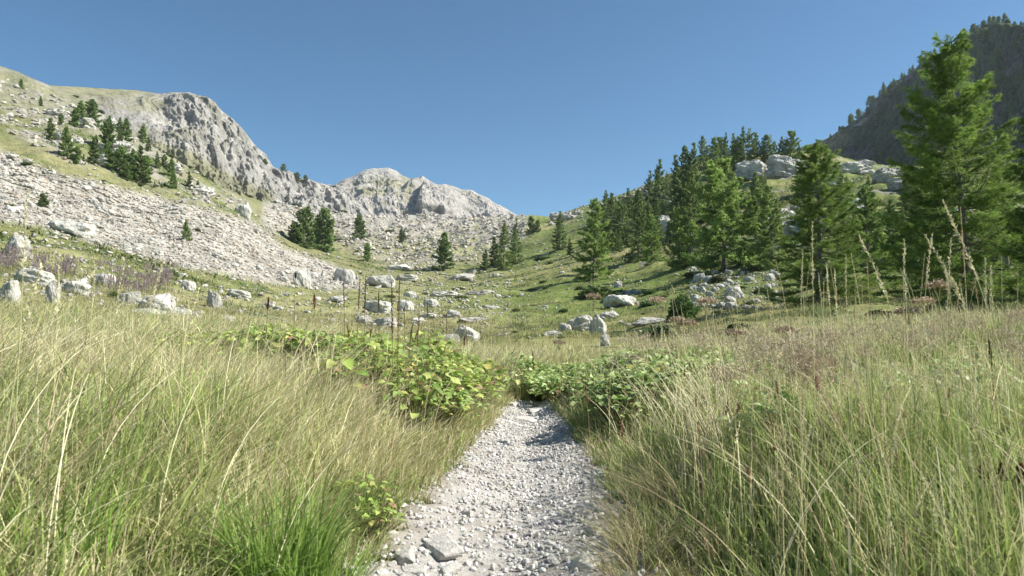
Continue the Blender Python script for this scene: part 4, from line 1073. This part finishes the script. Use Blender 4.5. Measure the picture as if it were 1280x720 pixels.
# dock spikes
RUST, DKB = np.array([.22, .085, .045]), np.array([.13, .085, .05])
GD = 'rust-brown dock spikes'
for px, r_, top, lab, hc, hl, hw in [(395, 6.5, 367, 'thick rust-red dock spike above the leafy plants on the left', RUST, .16, .035), (332, 6.6, 372, 'rust-red dock spike left of the thick one', RUST, .14, .026),
        (367, 7, 340, 'slender dark stalk with a flat head by the square block', DKB, .06, .02), (431, 7.5, 350, 'thin brown spike behind the leaves, left of the dead stalks', DKB, .3, .018),
        (446, 7.5, 349, 'reddish dock spike left of the dead stalks', RUST, .3, .022), (455, 7.2, 345, 'dark dock spike beside the dead stalks', DKB, .3, .024), (474, 7.6, 365, 'small dark spike right of the dock cluster', DKB, .22, .022),
        (497, 5.5, 345, 'tallest dead dock stalk above the leafy plants', np.array([.24, .17, .07]), .55, .03), (491, 5.5, 352, 'second dead dock stalk beside the tallest', DKB, .45, .026),
        (578, 8.5, 420, 'orange-brown dock spike before the pair of white boulders', RUST, .2, .034), (668, 8.5, 438, 'small dark red dock spike right of the path line', RUST, .3, .022),
        (537, 7.5, 376, 'thin brown stalk on the right of the dead stalks', DKB, .2, .014), (1226, 2.5, 595, 'left dark red seed head low at the right', RUST, .2, .035), (1248, 2.5, 597, 'middle dark red seed head low at the right', RUST, .2, .035),
        (1268, 2.5, 606, 'right dark red seed head low at the right edge', RUST, .2, .035), (1240, 5, 425, 'reddish stalk in the grass near the right edge', RUST, .3, .02)]:
    stalk_thing('dock_stalk', px, r_, top, random.uniform(-4, 4), lab, GD, headlen=hl, headw=hw * .8, nfl=420, stemw=.008, headc=hc, colr=DKB * 1.2, cat='dock stalk')
# clumps of pale bare culms by the path
for i in range(64):
    px = random.gauss(866, 20); r_ = random.uniform(3.6, 4.4)
    stalk_thing('grass_stalk', px + 20, r_, random.uniform(440, 500), random.uniform(-60, 10), 'pale culm of the bleached clump leaning over the right path edge', 'culms of the bleached clump by the path', headlen=.2, headw=.008, nfl=30, stemw=.0062, colr=STRAW2)
for i in range(46):
    px = random.uniform(960, 1290); r_ = random.uniform(1.7, 2.8)
    stalk_thing('grass_stalk', px, r_, random.uniform(430, 640), random.uniform(-70, 30), 'near seeding stalk standing in the green grass at the lower right', 'near seeding stalks at the lower right', headlen=random.uniform(.14, .26), headw=random.uniform(.006, .010), nfl=90, stemw=.0032, headc=random.choice((STRAW2, STRAW, np.array([.46, .34, .22]))))
def tussock(px, r_, h, n, lab, cols, spread=.10, wd=.006, lean=.5):
    x, y, z = at_r(px, r_, 600)
    a = rng.uniform(0, 6.28, n); q = rng.random(n) ** .5 * spread
    bx, by = np.cos(a) * q, np.sin(a) * q
    c = pick(n, cols, [1] * len(cols))
    V, Q, T, C = blades(bx, by, np.zeros(n) - .02, h * rng.uniform(.55, 1.1, n), rng.uniform(.7, 1.3, n) * wd, a + rng.normal(0, .6, n), np.abs(rng.normal(lean, .3, n)), c, c * .8 + STRAW * .2, seg=(0, .25, .5, .75))
    o = link('grass_tussock', mk_mesh('grass_tussock', V, [Q, T], C), M['grass']); o.location = (x, y, z); tag(o, lab, 'tussock', 'single grass tussocks')
BG = [np.array([.20, .36, .05]), np.array([.30, .46, .09]), np.array([.14, .26, .04])]
tussock(345, 2.5, .42, 420, 'bright green rush-like tussock at the lower left beside the path', BG, .17, .0085)
tussock(400, 2.35, .30, 260, 'smaller bright green tussock right of the rush-like one', BG, .14)
tussock(455, 3.3, .3, 160, 'dark green tuft above the leafy plant on the left path edge', [BG[2], GRN3, BG[0]], .12)
tussock(60, 2.4, .26, 220, 'low green tuft in the bottom left corner', BG, .2)
DB = [np.array([.34, .27, .16]), np.array([.46, .38, .23]), np.array([.25, .2, .11]), GRN3]
tussock(812, 3.0, .34, 420, 'brown withered tussock drooping over the right path edge', DB, .16, .004, 1.1)
tussock(850, 3.5, .36, 380, 'second withered tussock behind the drooping brown one', DB, .16, .004, 1.0)
tussock(800, 2.65, .28, 300, 'nearest withered tussock at the bottom right of the path', DB, .14, .004, 1.1)
for i in range(12):
    px = random.uniform(360, 600); r_ = random.uniform(5.6, 8)
    stalk_thing('dock_stalk', px, r_, random.uniform(372, 430), random.uniform(-10, 10), 'thin brown dock stalk rising from the leafy thicket left of the path', 'brown dock stalks in the left thicket', headlen=random.uniform(.15, .4), headw=random.uniform(.014, .024), nfl=220, stemw=.006, headc=random.choice((DKB * 1.5, RUST)), colr=DKB * 1.3, cat='dock stalk')
# dried umbels
def umbel(px, r_, top, lab):
    x, y, z = at_r(px, r_, 420); a, s = azel(px, top); h = CAMZ + s * r_ - z
    e = empty('dried_umbel', (x, y, z)); tag(e, lab, 'dried flower', 'dried brown umbels')
    a_ = stem_arrays(0, 0, 0, h * .86, random.uniform(0, 6), .08, STRAW * .8, .1, .002, 4, .006, STRAW)
    link('stem', mk_mesh('stem', a_[0], [a_[1]], a_[2]), M['stalk'], e)
    tip = a_[0][-3:].mean(0); V, Q, C = [], [], []; k = 0
    for j in range(16):
        an = j * 2.4; ra = .075 * math.sqrt((j + .5) / 16); end = tip + np.array([math.cos(an) * ra, math.sin(an) * ra, h * .14 - ra * ra * 4])
        d = end - tip; sd = np.array([-math.sin(an), math.cos(an), 0]) * .0015
        V += [tip - sd, tip + sd, end + sd, end - sd]; Q.append([k, k + 1, k + 2, k + 3]); C += [STRAW * .7] * 4; k += 4
        n = 26; P = end + rng.normal(0, .009, (n, 3)); 
        for p in P:
            u = rng.normal(size=3) * .006; w = rng.normal(size=3) * .004
            V += [p - u, p + w, p + u, p - w]; Q.append([k, k + 1, k + 2, k + 3]); C += [np.array([.46, .36, .25]) * rng.uniform(.7, 1.3)] * 4; k += 4
    link('flower_head', mk_mesh('flower_head', np.array(V), [np.array(Q)], np.array(C)), M['stalk'], e)
for px, r_, top, lab in [(888, 5.5, 372, 'brown dried umbel before the boulder field'), (816, 6, 371, 'pinkish dried umbel below the tilted slab'), (752, 7, 366, 'tall dried umbel over the standing stone'), (848, 6, 396, 'dried umbel under the dark shrub'),
        (866, 6, 400, 'dried umbel right of the one under the dark shrub'), (990, 5, 408, 'wide dried umbel left of the pale grass-hidden rock'), (1130, 5, 384, 'pale dried umbel beneath the dark larch'), (1150, 5.5, 372, 'dried umbel left of the biggest larch foot'),
        (1188, 5, 350, 'dried umbel before the biggest larch trunk'), (700, 8, 425, 'dried umbel left of the standing stone group'), (920, 5.5, 412, 'dried umbel below the largest pale block')]:
    umbel(px, r_, top, lab)

# ------------------------------------------------------------------ leafy plants
def leaf_geom(p, d, n_, L_, Wd, droop, c, seg=5):
    """pointed oval blade folded along its midrib"""
    side = np.cross(d, n_); side /= np.linalg.norm(side)
    n_ = np.cross(side, d)
    t = np.linspace(0, 1, seg + 1); prof = np.sin(np.clip(t, .02, 1) ** .75 * math.pi) ** .8; prof[-1] = 0; prof[0] = .08
    V = []
    for tt, pr in zip(t, prof):
        c_ = p + d * L_ * tt - n_ * L_ * droop * tt ** 2 + n_ * .02 * L_ * math.sin(tt * 20)
        V += [c_ - side * Wd * .5 * pr + n_ * Wd * .16 * pr, c_, c_ + side * Wd * .5 * pr + n_ * Wd * .16 * pr]
    Q = []
    for i in range(seg):
        b = i * 3; Q += [[b, b + 1, b + 4, b + 3], [b + 1, b + 2, b + 5, b + 4]]
    return np.array(V), np.array(Q), np.tile(c, (len(V), 1))
def leafy(seed, nl=80, ht=.36, rad=.27, L_=.066, Wd=.046, cols=((.20, .31, .06), (.31, .42, .09), (.44, .49, .14), (.26, .36, .09))):
    r = np.random.default_rng(seed); LV, LQ, LC, SV, SQ, SC = [], [], [], [], [], []; o = so = 0
    for i in range(nl):
        an = i * 2.4 + r.normal(0, .3); u = (i + .5) / nl; rr_ = rad * math.sqrt(u) * r.uniform(.7, 1.15); h = ht * (1 - .55 * u ** 1.5) * r.uniform(.75, 1.1)
        p = np.array([math.cos(an) * rr_, math.sin(an) * rr_, h])
        d = np.array([math.cos(an + r.normal(0, .5)), math.sin(an + r.normal(0, .5)), r.uniform(-.35, .5)]); d /= np.linalg.norm(d)
        n_ = np.array([r.normal(0, .35), r.normal(0, .35), 1.]); n_ /= np.linalg.norm(n_)
        c = np.array(cols[r.integers(0, len(cols))]) * r.uniform(.8, 1.2)
        if r.random() < .035: c = np.array([.46, .42, .12])
        if r.random() < .05: c = np.array([.30, .21, .11])
        s = r.uniform(.6, 1.2); V, Q, C = leaf_geom(p, d, n_, L_ * s, Wd * s, r.uniform(.1, .5), c)
        LV.append(V); LQ.append(Q + o); LC.append(C); o += len(V)
        b = np.array([p[0] * .15, p[1] * .15, -.03]); sd = np.array([-math.sin(an), math.cos(an), 0]) * .0025; up = np.array([math.cos(an), math.sin(an), 0]) * .0025
        mid = (b + p) / 2 + np.array([0, 0, .04])
        ring = []
        for q_, k in ((b, 1), (mid, .8), (p, .5)): ring += [q_ - sd * k - up * k, q_ + sd * k - up * k, q_ + up * 1.4 * k]
        SV.append(np.array(ring)); jj = np.arange(9).reshape(3, 3) + so
        SQ.append(np.stack([jj[:-1], np.roll(jj[:-1], -1, 1), np.roll(jj[1:], -1, 1), jj[1:]], -1).reshape(-1, 4)); SC.append(np.tile((.20, .22, .08), (9, 1))); so += 9
    lm = mk_mesh('leaves', np.concatenate(LV), [np.concatenate(LQ)], np.concatenate(LC)); lm.materials.append(M['leaf'])
    sm = mk_mesh('stems', np.concatenate(SV), [np.concatenate(SQ)], np.concatenate(SC)); sm.materials.append(M['stalk'])
    return lm, sm
LP = [leafy(70 + i) for i in range(4)]
LB = [leafy(80 + i, 30, .32, .2, .10, .075) for i in range(3)]
LS = [leafy(90 + i, 75, .27, .30, .062, .05, ((.34, .46, .15), (.48, .57, .25), (.24, .36, .09))) for i in range(3)]
def leafy_at(x, y, proto, s, lab, grp):
    e = empty('broadleaf_plant', (x, y, float(zg(x, y)) - .01), random.uniform(0, 6.28), s); tag(e, lab, 'plant', grp)
    link('leaves', proto[0], None, e); link('stems', proto[1], None, e)
for i in range(230):
    t = random.random(); y_ = 4.7 + 4.2 * t; px = random.uniform(300, 632); 
    x_ = (px - 640) / F * y_
    if abs(x_ - float(path_x(y_))) < float(path_hw(y_)) + .28 and y_ < 8.8: continue
    if y_ < 4.7 + (560 - px) * .009: continue
    leafy_at(x_, y_, random.choice(LP + LB[:1] + LS[:1]), random.uniform(.6, 1.4), 'leafy green broad-leaved plant in the thicket left of the path', 'leafy plants left of the path')
for i in range(210):
    y_ = random.uniform(5.6, 11.5) ; px = random.uniform(645, 900); x_ = (px - 640) / F * y_
    if abs(x_ - float(path_x(y_))) < float(path_hw(y_)) + (.38 if y_ < 8.4 else 0) and y_ < 9: continue
    leafy_at(x_, y_, random.choice(LS), random.uniform(.9, 1.35), 'leafy light green plant in the thicket where the path disappears', 'leafy plants right of the path')
for px, y_, s, lab in [(505, 5.3, 1.0, 'large-leaved dock plant at the foot of the tallest dead stalk'), (455, 3.25, .62, 'leafy plant low down at the left edge of the path'), (470, 3.05, .5, 'smaller leafy plant beside the low one at the left path edge'), (1300, 2.6, .9, 'green broad-leaved plant at the right edge of the picture'), (420, 5.0, 1.0, 'large-leaved plant at the front of the left thicket'), (1105, 3.8, 1.0, 'bright green leafy plant in the grass on the right')]:
    leafy_at((px - 640) / F * y_, y_, random.choice(LP if s < .7 else LB), s, lab, 'single leafy plants')
for i in range(24):
    px = random.uniform(200, 330); y_ = random.uniform(6, 9); leafy_at((px - 640) / F * y_, y_, random.choice(LP), random.uniform(.7, 1.1), 'yellow-green leafy plant in the grass left of the thicket', 'yellow-green leafy plants at the left')
for i in range(38):
    px = random.uniform(790, 1285); y_ = random.uniform(2.8, 8); x_ = (px - 640) / F * y_
    if abs(x_ - float(path_x(y_))) < float(path_hw(y_)) + .4: continue
    leafy_at(x_, y_, random.choice(LS), random.uniform(.7, 1.1), 'pale green herb half buried in the tall grass at the right', 'herbs within the right-hand grass')
for i in range(22):
    px = random.uniform(860, 1285); r_ = random.uniform(2.2, 4.5)
    stalk_thing('dock_stalk', px, r_, random.uniform(470, 640), random.uniform(-14, 14), 'short reddish-brown seed head low in the green grass at the right', 'reddish seed heads low in the right-hand grass', headlen=random.uniform(.06, .12), headw=random.uniform(.009, .016), nfl=110, stemw=.0035, headc=np.array([.36, .20, .13]), colr=BROWN * .7, cat='dock stalk')
for i in range(26):
    px = random.uniform(700, 1285); r_ = random.uniform(3.5, 8)
    stalk_thing('dock_stalk', px, r_, random.uniform(420, 480) + (8 - r_) * 12, random.uniform(-12, 12), 'rusty seed stalk poking out of the grass at the right', 'rusty seed stalks in the right-hand grass', headlen=random.uniform(.15, .35), headw=random.uniform(.012, .02), nfl=160, stemw=.004, headc=np.array([.30, .15, .09]), colr=BROWN * .7, cat='dock stalk')
# pink willowherb
def willow(seed):
    r = np.random.default_rng(seed); V, Q, C = [], [], []; o = 0
    SVs, SQs, SCs = [], [], []; so = 0
    for i in range(9):
        h = r.uniform(.45, .8); phi = r.uniform(0, 6.28)
        a_ = stem_arrays(r.normal(0, .16), r.normal(0, .16), 0, h, phi, r.uniform(.05, .2), np.array([.16, .19, .07]), .45, .06, 60, .008, np.array([.38, .30, .30]), r=r)
        SVs.append(a_[0]); SQs.append(a_[1] + so); SCs.append(a_[2]); so += len(a_[0])
        f_ = mk_mesh('flower_spike', a_[3], [a_[4]], a_[5]); f_.materials.append(M['leaf']); V.append(f_)
    fm = V
    sm = mk_mesh('stems', np.concatenate(SVs), [np.concatenate(SQs)], np.concatenate(SCs)); sm.materials.append(M['stalk'])
    return fm, sm
WL = [willow(5), willow(6), willow(7)]
for (xa, xb), (ya, yb), n in (((120, 225), (338, 378), 40), ((40, 90), (330, 358), 16), ((0, 20), (318, 345), 10)):
    for i in range(n):
        x_, y_, z_, r_, miss = hit(random.uniform(xa, xb), random.uniform(ya, yb))
        e = empty('willowherb', (x_, y_, z_), random.uniform(0, 6), random.uniform(.9, 1.4)); p_ = random.choice(WL)
        tag(e, 'pink-purple flowering willowherb in the meadow below the left scree', 'flower', 'pink willowherb plants')
        [link('flower_spike', f_, None, e) for f_ in p_[0]]; link('stems', p_[1], None, e)

# ------------------------------------------------------------------ light, sky, camera
SUN_EL, SUN_AZ = R(43), R(93)       # azimuth clockwise from the view direction
world = bpy.data.worlds.new('World'); scene.world = world; world.use_nodes = True
N = world.node_tree.nodes; L = world.node_tree.links
bg = N['Background']; sky = N.new('ShaderNodeTexSky'); sky.sky_type = 'NISHITA'; sky.sun_disc = False
sky.sun_elevation = SUN_EL; sky.sun_rotation = SUN_AZ; sky.altitude = 2200; sky.air_density = 1.0; sky.dust_density = .3; sky.ozone_density = 1.6
vm = N.new('ShaderNodeVectorMath'); vm.operation = 'MULTIPLY'; vm.inputs[1].default_value = (.56, .94, 1.06)
L.new(sky.outputs[0], vm.inputs[0]); L.new(vm.outputs[0], bg.inputs[0]); bg.inputs[1].default_value = .055
hz = bpy.data.meshes.new('haze'); bm = bmesh.new(); bmesh.ops.create_cube(bm, size=1.0); bm.to_mesh(hz); bm.free()
ho = link('haze', hz); ho.scale = (8400, 8400, 560); ho.location = (0, 0, 560 / 2 - 70); tag(ho, 'thin summer haze filling the valley', 'haze', kind='stuff')
hm, hn, HN, HL = nt_mat('haze_air'); hz.materials.append(hm)
pv = HN.new('ShaderNodeVolumePrincipled'); pv.inputs['Color'].default_value = (.80, .90, 1, 1); pv.inputs['Density'].default_value = .00009; pv.inputs['Anisotropy'].default_value = .2
HL.new(pv.outputs[0], HN.new('ShaderNodeOutputMaterial').inputs['Volume'])
sl = bpy.data.lights.new('sun', 'SUN'); sl.energy = 4.2; sl.angle = R(.53); sl.color = (1, .95, .87)
so_ = bpy.data.objects.new('sun', sl); col.objects.link(so_)
from mathutils import Vector
sd = Vector((math.sin(SUN_AZ) * math.cos(SUN_EL), math.cos(SUN_AZ) * math.cos(SUN_EL), math.sin(SUN_EL)))
so_.rotation_euler = sd.to_track_quat('Z', 'Y').to_euler(); so_.location = sd * 100
cam = bpy.data.cameras.new('camera'); co = bpy.data.objects.new('camera', cam); col.objects.link(co)
cam.sensor_width = 36; cam.lens = 36 * F / W; cam.clip_end = 30000; cam.clip_start = .05
co.location = (0, 0, CAMZ); co.rotation_euler = (math.pi / 2 + PITCH, 0, 0)
cam.dof.use_dof = True; cam.dof.focus_distance = 9; cam.dof.aperture_fstop = 5.6
scene.camera = co
scene.view_settings.view_transform = 'Standard'; scene.view_settings.look = 'None'; scene.view_settings.exposure = 1.22; scene.view_settings.gamma = 1
scene.cycles.use_denoising = True; scene.cycles.max_bounces = 6; scene.cycles.diffuse_bounces = 3; scene.cycles.transmission_bounces = 3
print('done', len(bpy.data.objects))
